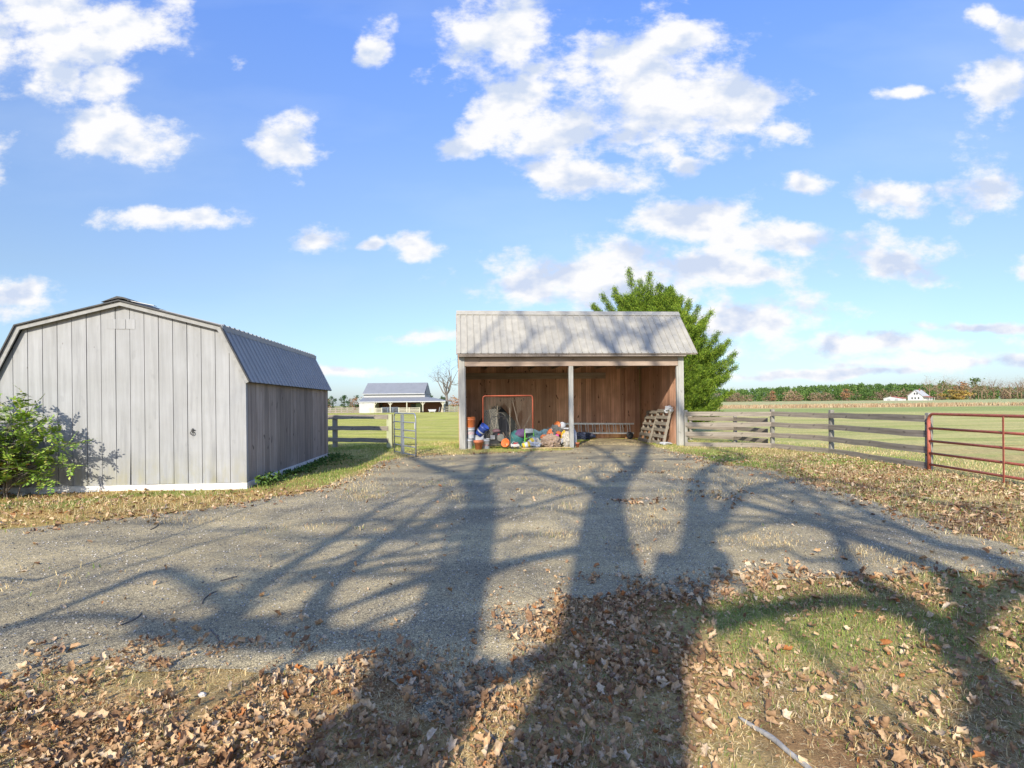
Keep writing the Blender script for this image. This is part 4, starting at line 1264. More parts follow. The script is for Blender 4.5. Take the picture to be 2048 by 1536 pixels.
def twigs(mb, start, d, ln, r, depth, rr, n=4, spread=0.55, up=0.12, flat=0.55):
    k = 4
    p = Vector(start); d = Vector(d).normalized(); pts = [p.copy()]; rad = [r]
    for i in range(k):
        j = Vector((rr.gauss(0, 1), rr.gauss(0, 1) * flat, rr.gauss(0, 1))) * 0.22
        d = (d + j + Vector((0, 0, up))).normalized()
        p = p + d * (ln / k)
        pts.append(p.copy()); rad.append(max(0.004, r * (1 - 0.7 * (i + 1) / k)))
    mb.tube(pts, rad, 4 if r < 0.03 else 6, caps=False)
    if depth > 0:
        for q in range(n):
            i = rr.randint(1, k)
            s = Vector((rr.gauss(0, 1), rr.gauss(0, 1) * flat, rr.gauss(0, 1))).normalized()
            dd = (d * (1 - spread) + s * spread)
            twigs(mb, pts[i], dd, ln * rr.uniform(0.5, 0.75), rad[i] * rr.uniform(0.55, 0.8), depth - 1, rr, n, spread, up, flat)

def caster(name, label, base, trunk, limbs, fills, seed):
    e = empty(name, base, 0, label, 'tree', 'bare maples standing behind the camera')
    rr = random.Random(seed)
    off = -Vector(base)
    tr = MB()
    p = limb_path(trunk, 0, 0.0)
    # root flare down to the ground
    b = Vector(base)
    p = [(b + Vector((0, 0, -0.1)), p[0][1] * 1.5), (b * 0.7 + p[0][0] * 0.3, p[0][1] * 1.12)] + p
    sp_ = smooth_path(p, 3)
    tr.tube([q + off for q, _ in sp_], [r for _, r in sp_], 14)
    tr.build('trunk', M_bark, e, smooth=True)
    cr = MB()
    allp = [sp_]
    for k in limbs:
        lp = smooth_path(limb_path(k, 0, 0.12), 3)
        cr.tube([q + off for q, _ in lp], [r for _, r in lp], 10)
        allp.append(lp)
    for pth in allp:
        n = len(pth)
        for i in range(4, n):
            if pth[i][0].z < 5.6: continue
            q, r = pth[i]
            for _ in range(fills):
                if rr.random() < (0.6 if pth[4][1] > 0.06 else 0.2):
                    d = (q - pth[i - 1][0]).normalized()
                    s = Vector((rr.gauss(0, 1), rr.gauss(0, 0.6), rr.gauss(0.2, 1))).normalized()
                    twigs(cr, q + off, d * 0.45 + s * 0.75, rr.uniform(1.0, 3.2), min(r * 0.5, 0.05), 2, rr, 4)
        q, r = pth[-1]
        d = (q - pth[-2][0]).normalized()
        if q.z > 5.6:
            for _ in range(3):
                twigs(cr, q + off, d, rr.uniform(1.5, 3.0), min(0.035, r * 0.8), 2, rr, 4)
    cr.build('crown', M_bark, e)
    return e
tp = limb_path('t1', 0, 0)[0][0]
caster('maple_tree', 'bare twin-limbed maple behind the camera, left of its neighbours', (tp.x - 0.1, YT, 0), 't1', ['t1b', 't1c', 't1d', 't1e', 't1f', 't1g', 't1h', 't1i', 't1j', 't1r1', 't1r2', 't1r3'] + ['ts%d' % i for i in range(12)], 1, 3)
tp = limb_path('ta', 0, 0)[0][0]
caster('maple_tree', 'thick bare maple behind the camera, middle one of three', (tp.x + 0.1, YT - 0.1, 0), 'ta', ['ta2', 'ta3', 'tb', 'tb2', 'tb3', 'tb4', 'tb5', 'ta4', 'ta5', 'ta6', 'ta7'] + ['tu%d' % i for i in range(3)] + ['tv%d' % i for i in range(4)] + ['tb6', 'ta8'], 1, 5)
tp = limb_path('tc', 0, 0)[0][0]
caster('maple_tree', 'leaning bare maple behind the camera, right of its neighbours', (tp.x + 0.5, YT + 0.1, 0), 'tc', ['tc2', 'tc3', 'tc4', 'tc5'], 1, 8)

# ------------------------------------------------------------------ red cedar behind the shelter
def foliage_mat(name, stops, rough=0.75, sc=1.2):
    t = NT(name); c = t.ramp(t.island(), stops)
    n = t.noise(t.coords(), sc, 3)
    c = t.mix(1.0, c, t.ramp(n, [(0.3, (0.68, 0.74, 0.7)), (0.7, (1.25, 1.2, 1.0))]), 'MULTIPLY')
    return t.fin(c, rough, 0, 0.2)
def spray_cloud(cs, dirs, size, nper, spread, length, width, seed=0):
    """little pointed foliage sprays around the centres cs, lying along dirs"""
    r = np.random.default_rng(seed)
    n = len(cs) * nper
    c = np.repeat(cs, nper, 0) + r.normal(0, 1, (n, 3)) * np.repeat(size, nper)[:, None] * spread
    d = np.repeat(dirs, nper, 0) + r.normal(0, 0.6, (n, 3)); d /= np.linalg.norm(d, axis=1)[:, None]
    s = np.cross(d, r.normal(0, 1, (n, 3))); s /= np.linalg.norm(s, axis=1)[:, None]
    l = length * r.uniform(0.6, 1.3, n)[:, None]; w = width * r.uniform(0.6, 1.2, n)[:, None]
    P = np.stack([c - d * l * 0.5, c + s * w, c + d * l * 0.55, c - s * w], 1)
    return P.reshape(-1, 3), (np.arange(n * 4).reshape(-1, 4))
M_cedar = foliage_mat('cedar_foliage', [(0, (0.035, 0.075, 0.010)), (0.4, (0.105, 0.185, 0.018)), (0.75, (0.20, 0.30, 0.03)), (1, (0.34, 0.42, 0.06))])
def build_cedar():
    base = Vector((7.7, 27.6, 0))
    e = empty('cedar_tree', base, 0, 'bright green bushy cedar rising behind the open shelter', 'tree')
    rr = random.Random(4)
    tr = MB()
    leaders = []
    # target tips from the outline (px, py) at the tree's distance
    tips = [(1258, 538, 27.0), (1300, 545, 27.4), (1322, 570, 27.2), (1362, 592, 27.0), (1378, 600, 26.6), (1398, 612, 26.9), (1424, 622, 27.3), (1203, 588, 27.0), (1185, 610, 27.2), (1228, 575, 27.8), (1438, 665, 26.4), (1460, 680, 27), (1345, 585, 28), (1466, 720, 26.6), (1280, 560, 27.6), (1410, 650, 26.0)]
    trunk = [(Vector((0, 0, -0.1)), 0.28), (Vector((0.05, 0, 1.2)), 0.22), (Vector((-0.2, 0.05, 3)), 0.17), (Vector((-0.8, 0, 5)), 0.11), (Vector((-1.3, 0, 6.6)), 0.05)]
    tr.tube([p for p, _ in trunk], [r for _, r in trunk], 9)
    C, D, Sz = [], [], []
    def plume(a, b, r0, wid):
        """one upward branch a->b dressed with sprays"""
        a = Vector(a); b = Vector(b)
        mid = (a + b) / 2 + Vector((rr.uniform(-.2, .2), rr.uniform(-.2, .2), -0.15))
        tr.tube([a, mid, b], [r0, r0 * 0.6, 0.006], 5, caps=False)
        n = max(5, int((b - a).length * 8))
        for i in range(n):
            t = (i + 0.5) / n
            if t < 0.15: continue
            p = (a * (1 - t) ** 2 + mid * 2 * t * (1 - t) + b * t * t)
            w = wid * 0.72 * (1.0 - t) ** 0.8 + 0.03
            for _ in range(3):
                q = Vector((rr.gauss(0, 1), rr.gauss(0, 1), rr.gauss(0, 0.6))) * w * 0.55
                C.append(p + q); dd = (b - a).normalized() * 0.8 + q.normalized() * 0.5 + Vector((0, 0, 0.35)); D.append(dd.normalized()); Sz.append(0.10 + 0.05 * w)
    tw = []
    for (px, py, Y) in tips:
        t = atY(px, py, Y) - base
        tw.append(t)
        z0 = max(0.8, t.z - rr.uniform(2.6, 3.6))
        k = min(1, z0 / 6.6)
        st = Vector((-1.3 * k ** 1.5, 0, z0 * 0.85))
        plume(st, t, 0.05, 0.50)
        for _ in range(3):
            t2 = t + Vector((rr.uniform(-.55, .55), rr.uniform(-.5, .5), rr.uniform(-1.5, -.5)))
            plume(st + Vector((0, 0, -.3)), t2, 0.03, 0.5)
    # body: rings of ascending branches filling the silhouette
    for i in range(430):
        z = 0.35 + 6.3 * rr.random() ** 1.1
        a = rr.uniform(0, 2 * PI)
        # half widths by height (left and right differ)
        R_right = np.interp(z, [0, 0.6, 2, 3.2, 4.2, 5, 6, 7.2], [2.5, 2.95, 3.05, 2.9, 2.5, 1.85, 1.0, 0.1])
        R_left = np.interp(z, [0, 1, 3, 5, 6, 6.8, 7.4], [3.2, 3.6, 3.8, 3.7, 3.1, 2.2, 0.6])
        Rx = R_right if math.cos(a) > 0 else R_left
        Ry = min(3.0, 0.95 * min(R_right, R_left) + 0.5)
        k = rr.uniform(0.6, 1.0) * (1 + 0.10 * math.sin(3 * z + 2 * a) - 0.05)
        end = Vector((math.cos(a) * Rx * k, math.sin(a) * Ry * k, z + rr.uniform(0.2, 0.9)))
        st = Vector((end.x * 0.35 - 0.3, end.y * 0.3, max(0.3, z - rr.uniform(0.5, 1.2))))
        plume(st, end, 0.02, 0.5)
    C = np.array(C); D = np.array(D); Sz = np.array(Sz)
    V, Fc = spray_cloud(C, D, Sz, 38, 0.75, 0.14, 0.010, 5)
    tr.build('trunk', M_bark, e, smooth=True)
    np_mesh('crown', V, Fc, M_cedar, e)
build_cedar()

# ------------------------------------------------------------------ leafy shrub at the left shed corner
def build_shrub():
    t = NT('shrub_leaf')
    c = t.ramp(t.island(), [(0, (0.09, 0.17, 0.02)), (0.5, (0.22, 0.36, 0.05)), (0.85, (0.36, 0.48, 0.08)), (1, (0.46, 0.45, 0.10))])
    g = t.fin(c, 0.6, 0, 0.35)
    t = NT('shrub_red_leaf')
    rd = t.fin(t.ramp(t.island(), [(0, (0.14, 0.05, 0.03)), (0.5, (0.30, 0.14, 0.05)), (1, (0.28, 0.28, 0.06))]), 0.7)
    b = G(-10, 1000)
    b = Vector((-8.55, 9.55, 0))
    e = empty('leafy_shrub', b, 0, 'sprawling green leafy shrub against the left end of the grey shed', 'shrub')
    rr = random.Random(12)
    st = MB(); LV = [[], []]; LF = [[], []]
    def leaflets(p, d, ln, red):
        """pinnate leaf"""
        d = d.normalized(); side = d.cross(Vector((0, 0, 1)));
        if side.length < 1e-3: side = Vector((1, 0, 0))
        side.normalize(); upv = side.cross(d)
        n = 5; k = 1 if red else 0
        st.tube([p, p + d * ln * 0.5 + Vector((0, 0, -0.01)), p + d * ln + Vector((0, 0, -0.05))], [0.003, 0.002, 0.001], 3, caps=False)
        for i in range(n + 1):
            t_ = (i + 0.6) / (n + 0.6)
            c0 = p + d * ln * t_ + Vector((0, 0, -0.05 * t_ * t_))
            for sgn in ((-1, 1) if i < n else (0,)):
                ax = (d * (0.55 if sgn else 1) + side * sgn * 0.85 + Vector((rr.uniform(-.2, .2), rr.uniform(-.2, .2), rr.uniform(-.45, .1)))).normalized()
                sz = rr.uniform(0.055, 0.085)
                wv = ax.cross(upv).normalized() * sz * 0.27
                q = len(LV[k])
                LV[k] += [c0, c0 + ax * sz * 0.5 + wv, c0 + ax * sz, c0 + ax * sz * 0.5 - wv]
                LF[k].append((q, q + 1, q + 2, q + 3))
    for i in range(48):
        red = i % 4 == 0
        a = rr.uniform(0, 2 * PI); r0 = rr.uniform(0, 0.45)
        p = Vector((-0.65 + math.cos(a) * r0 * 1.5, math.sin(a) * r0 * 0.5 - 0.05, 0))
        H = rr.uniform(0.5, 0.9) if red else rr.uniform(0.7, 1.85)
        d = Vector((rr.uniform(-.45, .55), rr.uniform(-.35, .25), 1)).normalized()
        if H > 1.3: d.x = rr.uniform(-0.35, 0.12)
        pts = [p.copy()]
        n = 7
        for k in range(n):
            d = (d + Vector((rr.gauss(0, .10), rr.gauss(0, .06), rr.gauss(0, .06)))).normalized()
            p = p + d * H / n; pts.append(p.copy())
            if k >= 1:
                for _ in range(3):
                    aa = rr.uniform(0, 2 * PI)
                    ld = Vector((math.cos(aa), math.sin(aa) * 0.8, rr.uniform(0.0, 0.7)))
                    if rr.random() < 0.55:
                        e2 = p + ld.normalized() * rr.uniform(0.12, 0.34)
                        if e2.y > 0.62: e2.y = 0.5
                        st.tube([p, e2], [0.005, 0.003], 4, caps=False)
                        for _ in range(3):
                            leaflets(e2, ld + Vector((rr.uniform(-1, 1), rr.uniform(-1, .6), rr.uniform(-.3, .5))), rr.uniform(0.14, 0.24), red)
                    else:
                        leaflets(p, ld, rr.uniform(0.15, 0.25), red)
        st.tube(pts, [0.013 * (1 - 0.7 * i_ / n) for i_ in range(n + 1)], 5)
    # a few long sideways shoots in front of the boards
    for (ex_, ez_) in ((1.15, 0.95), (1.0, 0.55), (0.7, 1.35), (0.8, 1.15), (0.5, 1.6), (0.85, 0.3), (0.3, 1.8)):
        p = Vector((-0.25, 0.0, 0.1)); en = Vector((ex_ - 0.25, rr.uniform(-0.1, 0.2), ez_))
        pts = []
        for k in range(9):
            t_ = k / 8; q = p.lerp(en, t_) + Vector((0, 0, 0.25 * math.sin(PI * t_)))
            pts.append(q)
            if k > 3:
                for _ in range(5):
                    leaflets(q, Vector((rr.uniform(-.6, 1.1), rr.uniform(-.8, .4), rr.uniform(-.4, .6))), rr.uniform(0.16, 0.26), False)
        st.tube(pts, [0.012 - 0.001 * k for k in range(9)], 5)
    st.build('stems', M_bark, e)
    for k, m_ in ((0, g), (1, rd)):
        np_mesh('foliage', [tuple(v) for v in LV[k]], LF[k], m_, e)
build_shrub()

# low weeds against the shed side
def build_weeds():
    g = blade_mat('weed_leaf', [(0, (0.05, 0.11, 0.025)), (0.6, (0.11, 0.20, 0.04)), (1, (0.20, 0.28, 0.07))])
    n = 1500
    t = rng.random(n) ** 1.4
    A = G(493, 977)
    x = A.x + 0.1 - 0.087 * t * 6.3 + np.abs(rng.normal(0, 0.22, n)) * (0.7 + t)
    y = A.y + 0.1 + t * 6.2 + rng.normal(0, 0.05, n)
    keep = fbm(x, y, 2.5, 91) > 0.40; x, y = x[keep], y[keep]
    pro = [leaf_proto(70 + i, detail=False) for i in range(6)]
    z = bump_h(x, y) + rng.random(len(x)) * np.where(y < A.y + 0.9, 0.20, 0.10)
    V, Fc = scatter(x, y, z, rng.uniform(0.05, 0.10, len(x)), pro, 0.5)
    o = np_mesh('ground_ivy', V, Fc, g); tag(o, 'dark green creeping weeds along the foot of the shed side wall', 'weeds', kind='stuff')
build_weeds()

# ------------------------------------------------------------------ far woods and trees
M_pinef = foliage_mat('pine_foliage', [(0, (0.035, 0.075, 0.02)), (0.5, (0.08, 0.145, 0.035)), (1, (0.14, 0.21, 0.06))], sc=0.05)
M_brushy = foliage_mat('bare_twig_haze', [(0, (0.16, 0.10, 0.075)), (0.5, (0.26, 0.17, 0.12)), (1, (0.36, 0.27, 0.19))], sc=0.05)
M_redf = foliage_mat('russet_foliage', [(0, (0.20, 0.08, 0.045)), (0.5, (0.32, 0.15, 0.08)), (1, (0.40, 0.25, 0.13))], sc=0.05)
M_yellow = foliage_mat('yellow_foliage', [(0, (0.32, 0.20, 0.05)), (0.5, (0.48, 0.31, 0.08)), (1, (0.50, 0.38, 0.14))], sc=0.1)
M_darkev = foliage_mat('dark_evergreen', [(0, (0.018, 0.045, 0.018)), (0.5, (0.04, 0.085, 0.03)), (1, (0.08, 0.13, 0.05))], sc=0.2)

def leafcloud(n, shape, size, seed, elong=1.0):
    """n random leaf facets inside a lumpy crown; shape(u) gives radius fraction by height 0..1; unit height"""
    r = np.random.default_rng(seed)
    lumps = r.random((26, 3)); lz = lumps[:, 2]; la = lumps[:, 0] * 2 * PI
    lr = np.array([shape(z) for z in lz]) * np.sqrt(lumps[:, 1])
    LC = np.stack([np.cos(la) * lr, np.sin(la) * lr, lz], 1)
    pick = r.integers(0, len(LC), n)
    c = LC[pick] + r.normal(0, 1, (n, 3)) * np.array([0.085, 0.085, 0.06])
    d = r.normal(0, 1, (n, 3)); d /= np.linalg.norm(d, axis=1)[:, None]
    s = np.cross(d, r.normal(0, 1, (n, 3))); s /= np.linalg.norm(s, axis=1)[:, None]
    sz = size * r.uniform(0.6, 1.4, n)[:, None]
    P = np.stack([c - d * sz * elong, c + s * sz, c + d * sz * elong, c - s * sz], 1)
    return P.reshape(-1, 3), np.arange(n * 4).reshape(-1, 4)

def merge_trees(name, mat, spots, protos, parent=None):
    Vs, Fs, o = [], [], 0
    for (x, y, h, w, k) in spots:
        V, Fc = protos[k % len(protos)]
        a = rng.random() * 6.28; ca, sa = math.cos(a), math.sin(a)
        Q = np.stack([(V[:, 0] * ca - V[:, 1] * sa) * w + x, (V[:, 0] * sa + V[:, 1] * ca) * w + y, V[:, 2] * h + gh(x, y)], 1)
        Vs.append(Q); Fs.append(Fc + o); o += len(V)
    return np_mesh(name, np.concatenate(Vs), np.concatenate(Fs), mat, parent)
def dirx(px, Y): return atY(px, 800, Y).x
pine_sh = lambda z: 0.42 * math.sin(PI * min(1, max(0, (z - 0.12) / 0.88))) ** 0.55 if z > 0.12 else 0.08
round_sh = lambda z: 0.5 * math.sin(PI * min(1, max(0.02, z * 0.95 + 0.05))) ** 0.6
def build_woods():
    pp = [leafcloud(260, pine_sh, 0.05, 100 + i) for i in range(5)]
    spots = []
    for row in range(5):
        for i in range(150):
            f = (i + rng.random()) / 150
            px = 1350 + f * 1500
            if row < 2 and px > 1900 and rng.random() < 0.8: continue
            Y = 520 + row * 26 + rng.random() * 18 - 0.03 * (px - 1450)
            # top line: y px 779 at 1480 rising to 768 at 1700
            top = np.interp(px, [1350, 1480, 1600, 1720, 1900, 2048, 2800], [781, 779, 774, 769.5, 771, 776, 776])
            X = dirx(px, Y)
            h = atY(px, top, Y).z - gh(X, Y)
            spots.append((X, Y, h * rng.uniform(0.86, 1.02), h * rng.uniform(0.55, 0.75), int(rng.integers(0, 5))))
    o = merge_trees('pine_wood', M_pinef, spots, pp)
    tag(o, 'long belt of green pine wood along the far edge of the field', 'wood', kind='stuff')
    # dark trunks and leafless scrub at its foot
    spots = []
    for i in range(170):
        px = 1350 + 1500 * rng.random(); Y = 492 + rng.random() * 14 - 0.03 * (px - 1450)
        spots.append((dirx(px, Y), Y, rng.uniform(5, 10), rng.uniform(6, 11), int(rng.integers(0, 5))))
    bp = [leafcloud(200, round_sh, 0.035, 200 + i, 1.6) for i in range(5)]
    o = merge_trees('bare_scrub', M_brushy, spots, bp)
    tag(o, 'greyish leafless scrub along the foot of the far pine wood', 'scrub', kind='stuff')
    # left and centre far belt
    spots = []; sp2 = []
    for i in range(260):
        px = -900 + 2300 * rng.random(); Y = 400 + rng.random() * 60
        top = 797 - 6 * rng.random() + (3 if px < 700 else 0)
        X = dirx(px, Y); h = atY(px, top, Y).z
        (spots if rng.random() < 0.4 else sp2).append((X, Y, h, h * rng.uniform(0.9, 1.4), int(rng.integers(0, 5))))
    o = merge_trees('distant_wood', M_darkev, spots, pp)
    tag(o, 'dark evergreen patches in the low distant wood beyond the barn', 'wood', kind='stuff')
    o = merge_trees('distant_wood', M_redf, sp2, bp)
    tag(o, 'russet leafless stretch of the low distant wood beyond the barn', 'wood', kind='stuff')
    # dry weed strip across the field
    n = 26000
    Yv = rng.uniform(122, 150, n); pxv = rng.uniform(1420, 2700, n)
    X = (pxv - 1024) / FPX * Yv
    k = fbm(X, Yv, 0.05, 7) + (pxv > 1680) * 0.14 > 0.50
    X, Yv = X[k], Yv[k]
    V, Fc = blades(X, Yv, rng.uniform(0.35, 1.0, len(X)), rng.uniform(0.05, 0.16, len(X)), 0.5)
    m_ = blade_mat('dry_weed', [(0, (0.26, 0.15, 0.08)), (0.5, (0.42, 0.30, 0.17)), (1, (0.52, 0.43, 0.27))])
    o = np_mesh('dry_weeds', V, Fc, m_); tag(o, 'strip of tall tan weeds crossing the field before the woods', 'weeds', kind='stuff')

def far_tree(name, label, px, Y, top, wpx, mat, shape=round_sh, group=None, n=500, size=0.035, trunk=True, elong=1.3, seed=0, base=None):
    X = dirx(px, Y); z0 = gh(X, Y) if base is None else base
    h = atY(px, top, Y).z - z0; w = wpx / FPX * Y
    e = empty(name, (X, Y, z0), rng.random() * 0.4, label, 'tree', group)
    V, Fc = leafcloud(n, shape, size, seed + 300, elong)
    V = V * np.array([w, w, h * 0.88]) + np.array([0, 0, h * 0.10])
    np_mesh('crown', V, Fc, mat, e)
    mb = MB(); rr = random.Random(seed)
    mb.tube([(0, 0, -0.2), (rr.uniform(-.2, .2), 0, h * 0.4), (rr.uniform(-.4, .4), 0, h * 0.85)], [0.025 * h, 0.018 * h, 0.005 * h], 6)
    for i in range(6):
        a = rr.uniform(0, 6.28); z = h * rr.uniform(0.25, 0.6)
        mb.tube([(0, 0, z), (math.cos(a) * w * .2, math.sin(a) * w * .2, z + h * .12), (math.cos(a) * w * .35, math.sin(a) * w * .35, z + h * .3)], [0.01 * h, 0.007 * h, 0.002 * h], 4)
    mb.build('trunk', M_bark, e)
    return e
def bare_tree(name, label, px, Y, top, wpx, group=None, seed=0, mat=None, depth=4, thick=0.028):
    X = dirx(px, Y); z0 = gh(X, Y)
    h = atY(px, top, Y).z - z0
    e = empty(name, (X, Y, z0), 0, label, 'tree', group)
    rr = random.Random(seed)
    mb = MB(); mb.tube([(0, 0, -0.2), (0.01 * h, 0, h * 0.2), (0.0, 0, h * 0.36)], [h * thick * 1.25, h * thick, h * thick * .85], 7)
    mb.build('trunk', mat or M_bark, e, smooth=True)
    mb = MB()
    for i in range(6):
        a = i * 1.05 + rr.uniform(-.3, .3)
        d = Vector((math.cos(a) * 0.75, math.sin(a) * 0.6, rr.uniform(0.7, 1.5)))
        twigs(mb, (0, 0, h * rr.uniform(0.28, 0.36)), d, h * rr.uniform(0.42, 0.54), h * thick * 0.55, depth, rr, 3, 0.5, 0.07, 1.0)
    mb.build('crown', mat or M_bark, e)
    return e
build_woods()
bare_tree('bare_tree', 'tall leafless grey tree between the far barn and the shelter', 893, 116, 722, 60, seed=21)
far_tree('evergreen_tree', 'small round dark evergreen, leftmost beyond the left fence', 664, 260, 793, 20, M_darkev, seed=1)
far_tree('evergreen_tree', 'larger dark evergreen just left of the far barn', 688, 250, 792, 22, M_darkev, seed=2)
far_tree('bare_bush', 'reddish leafless bush fanning out beside the far barn', 709, 170, 793, 22, M_redf, n=400, size=0.012, elong=5, seed=3)
far_tree('evergreen_tree', 'dark evergreen peeking over the right end of the far barn', 885, 300, 788, 14, M_darkev, seed=4)
far_tree('evergreen_tree', 'dark evergreen standing in the gap right of the barn roof', 861, 300, 789, 14, M_darkev, seed=5)
far_tree('evergreen_tree', 'rounded dark green tree left of the white outbuilding', 1712, 430, 783, 30, M_pinef, seed=6)
far_tree('evergreen_tree', 'broad green bushy tree close beside the white outbuilding', 1740, 425, 785, 38, M_pinef, seed=7)
far_tree('autumn_tree', 'wide low golden yellow tree right of the white farmhouse', 1908, 440, 780, 54, M_yellow, n=900, seed=8, size=0.03)
far_tree('russet_tree', 'tall russet tree behind the golden yellow tree', 1922, 475, 765, 30, M_redf, seed=9)
far_tree('russet_tree', 'russet tree in front of the pines left of the outbuilding', 1694, 485, 779, 20, M_redf, seed=10)
far_tree('russet_tree', 'thin russet tree near the left end of the pine wood', 1545, 490, 782, 14, M_redf, seed=11)
far_tree('pine_tree', 'tall dark-topped pine right of the farmhouse roof', 1884, 490, 762, 22, M_pinef, seed=12)
far_tree('pine_tree', 'tallest pine standing behind the russet trees', 1950, 500, 757, 34, M_pinef, seed=13)
proto = None
for i in range(26):
    px = 1862 + i * 13 + rng.uniform(-5, 5); Y = 455 + rng.uniform(-12, 30)
    top = 752 + rng.uniform(-4, 9)
    if i % 5 == 0:
        t_ = bare_tree('bare_tree', 'tall leafless reddish-grey tree in the row right of the farmhouse', px, Y, top, 24, 'leafless trees right of the farmhouse', seed=50 + i, mat=M_brushy, depth=3, thick=0.02)
        pr_ = t_; hh = atY(px, top, Y).z
    else:
        t_ = copy_tree(pr_)
        t_.location = (dirx(px, Y), Y, gh(dirx(px, Y), Y)); t_.rotation_euler.z = rng.random() * 6.28
        t_.scale = (1, 1, atY(px, top, Y).z / hh)

# ------------------------------------------------------------------ far barn
def build_barn():
    Y0 = 113.0
    bx = dirx(797, Y0)
    e = empty('horse_barn', (bx, Y0, 0), 0, 'long white barn with grey roofs and an open porch beyond the lawn', 'barn')
    def X(zx, dy=0.0): # zoomed photo x -> local x at depth dy behind the porch front
        return (640 + zx / 7.06 - 1024) / FPX * (Y0 + dy) - bx
    def Z(zy, dy=0.0):
        px = 797
        return atY(px, 680 + zy / 7.06, Y0 + dy).z
    roof = metal_roof('barn_roof_metal', (0.235, 0.245, 0.26), 0.05)
    brown = plain('barn_inner_boards', (0.16, 0.07, 0.045), 0.8)
    cream = plain('porch_timber', (0.50, 0.47, 0.36), 0.8)
    M_barnw = plain('barn_grey_white', (0.46, 0.46, 0.455), 0.7)
    # main hall
    xl, xr = X(618, 4), X(1482, 4)
    mb = MB(); mb.box(xl, xr, 4.0, 12.0, 0.0, Z(760, 4)); mb.build('wall', M_barnw, e)
    mb = MB(); mb.box(xl + 2.6, xr + 3.8, 3.90, 3.98, 0.0, 2.4); mb.build('inner_wall', brown, e)
    rz_, ez = Z(605, 8), Z(755, 3.7)
    mb = MB(); mb.prism([(3.6, ez), (8, rz_), (12.4, ez), (12.4, ez - 0.12), (8, rz_ - 0.15), (3.6, ez - 0.12)], 'x', xl - 0.15, xr)
    mb.build('roof', roof, e)
    mb = MB(); mb.prism([(4.0, ez - 0.2), (8, rz_ - 0.17), (12.0, ez - 0.2)], 'x', xr - 0.01, xr + 0.1); mb.build('gable', roof, e)
    mb = MB(); mb.box(xl - 0.15, xr, 3.52, 3.60, ez - 0.15, ez + 0.0); mb.build('gutter', M_barnw, e)
    # porch roof with hipped right end
    pl, pr_ = X(548), X(1772)
    pz, tz = Z(868), Z(805, 4)
    mb = MB()
    vs = [(pl, 0, pz), (pr_, 0, pz), (X(1500, 4), 4.0, tz), (X(612, 4), 4.0, tz), (pr_, 11, pz), (X(1500, 4), 8.5, tz), (pl, 4, pz + .9)]
    vs2 = [(a, b, c - 0.10) for a, b, c in vs]
    n = 7
    mb.add(vs + vs2, [(0, 1, 2, 3), (1, 4, 5, 2), (0, 3, 6), (n + 3, n + 2, n + 1, n + 0), (n + 2, n + 5, n + 4, n + 1), (0, n + 0, n + 1, 1), (1, n + 1, n + 4, 4)])
    mb.build('porch_roof', roof, e)
    mb = MB(); mb.box(pl, pr_, -0.06, -0.01, pz - 0.16, pz + 0.03); mb.build('fascia', M_barnw, e)
    # closed left bay
    mb = MB(); mb.box(X(548) + 0.05, X(768), 0.1, 3.9, 0, pz - 0.17); mb.build('closed_bay', M_barnw, e)
    for zx in (770, 992, 1226, 1452, 1735):
        mb = MB(); x = X(zx, 0.1); mb.box(x - 0.1, x + 0.1, 0.02, 0.2, 0, pz - 0.12)
        if zx != 1226:
            for s in (-1, 1):
                if zx == 770 and s < 0: continue
                mb.beam((x + s * 0.08, 0.1, pz - 0.75), (x + s * 0.45, 0.1, pz - 0.2), 0.1, 0.1)
        mb.build('post', cream, e)
    mb = MB(); mb.box(X(1280, 3.8), X(1365, 3.8), 3.84, 3.90, 0.95, 1.75); mb.build('window', M_dark, e)
    mb = MB(); mb.box(X(850, 3.8), X(880, 3.8), 3.84, 3.90, 0.0, 1.9); mb.build('door', M_dark, e)
    mb = MB(); mb.box(X(1340, 2), X(1420, 2), 3.3, 3.38, 0.2, 1.9); mb.build('stall_panel', plain('stall_panel_green', (0.22, 0.27, 0.2)), e)
    mb = MB(); mb.box(X(1500, 9), X(1740, 9), 9.4, 9.5, 0.0, pz); mb.build('inner_wall', brown, e)
    mb = MB(); mb.box(X(1745, 3), X(1785, 3), 2.9, 3.6, 0, 1.7); mb.build('end_wall', plain('blue_grey_panel', (0.40, 0.47, 0.55)), e)
    mb = MB(); p = X(872, 0); mb.beam((X(600), -0.0, pz - .25), (X(640), 0.06, pz - .05), .06, .06); mb.build('lamp_bracket', M_dark, e)
    # paddock fences before it
    def pf(name, label, zx0, zx1, dy, posts, levels, mat, zt):
        f = empty(name, (bx + X(zx0, dy), Y0 + dy, 0), 0, label, 'fence')
        ox = X(zx0, dy)
        for k in range(posts):
            x = (X(zx1, dy) - ox) * k / (posts - 1)
            m_ = MB(); m_.box(x - 0.09, x + 0.09, 0, 0.14, 0, zt); m_.build('post', mat, f)
        for z in levels:
            m_ = MB(); m_.box(0, X(zx1, dy) - ox, -0.04, -0.005, z - 0.07, z + 0.07); m_.build('rail', mat, f)
    lv = [0.2, 0.62, 1.05]
    pf('paddock_fence', 'pale board fence before the closed white bay of the barn', 705, 870, -1.5, 3, [0.14, 0.4, 0.66, 0.95], cream, 1.08)
    pf('paddock_fence', 'pale board fence across the middle of the barn porch', 1112, 1405, -1.5, 3, [0.14, 0.4, 0.66, 0.95], cream, 1.08)
    pf('paddock_fence', 'weathered board fence running right from the barn to the shelter', 1745, 2060, 1.0, 5, lv, M_fpost, 1.2)
    pf('paddock_fence', 'long brown board fence running left from the barn', -500, 545, 3.0, 14, lv, M_oldwood, 1.2)
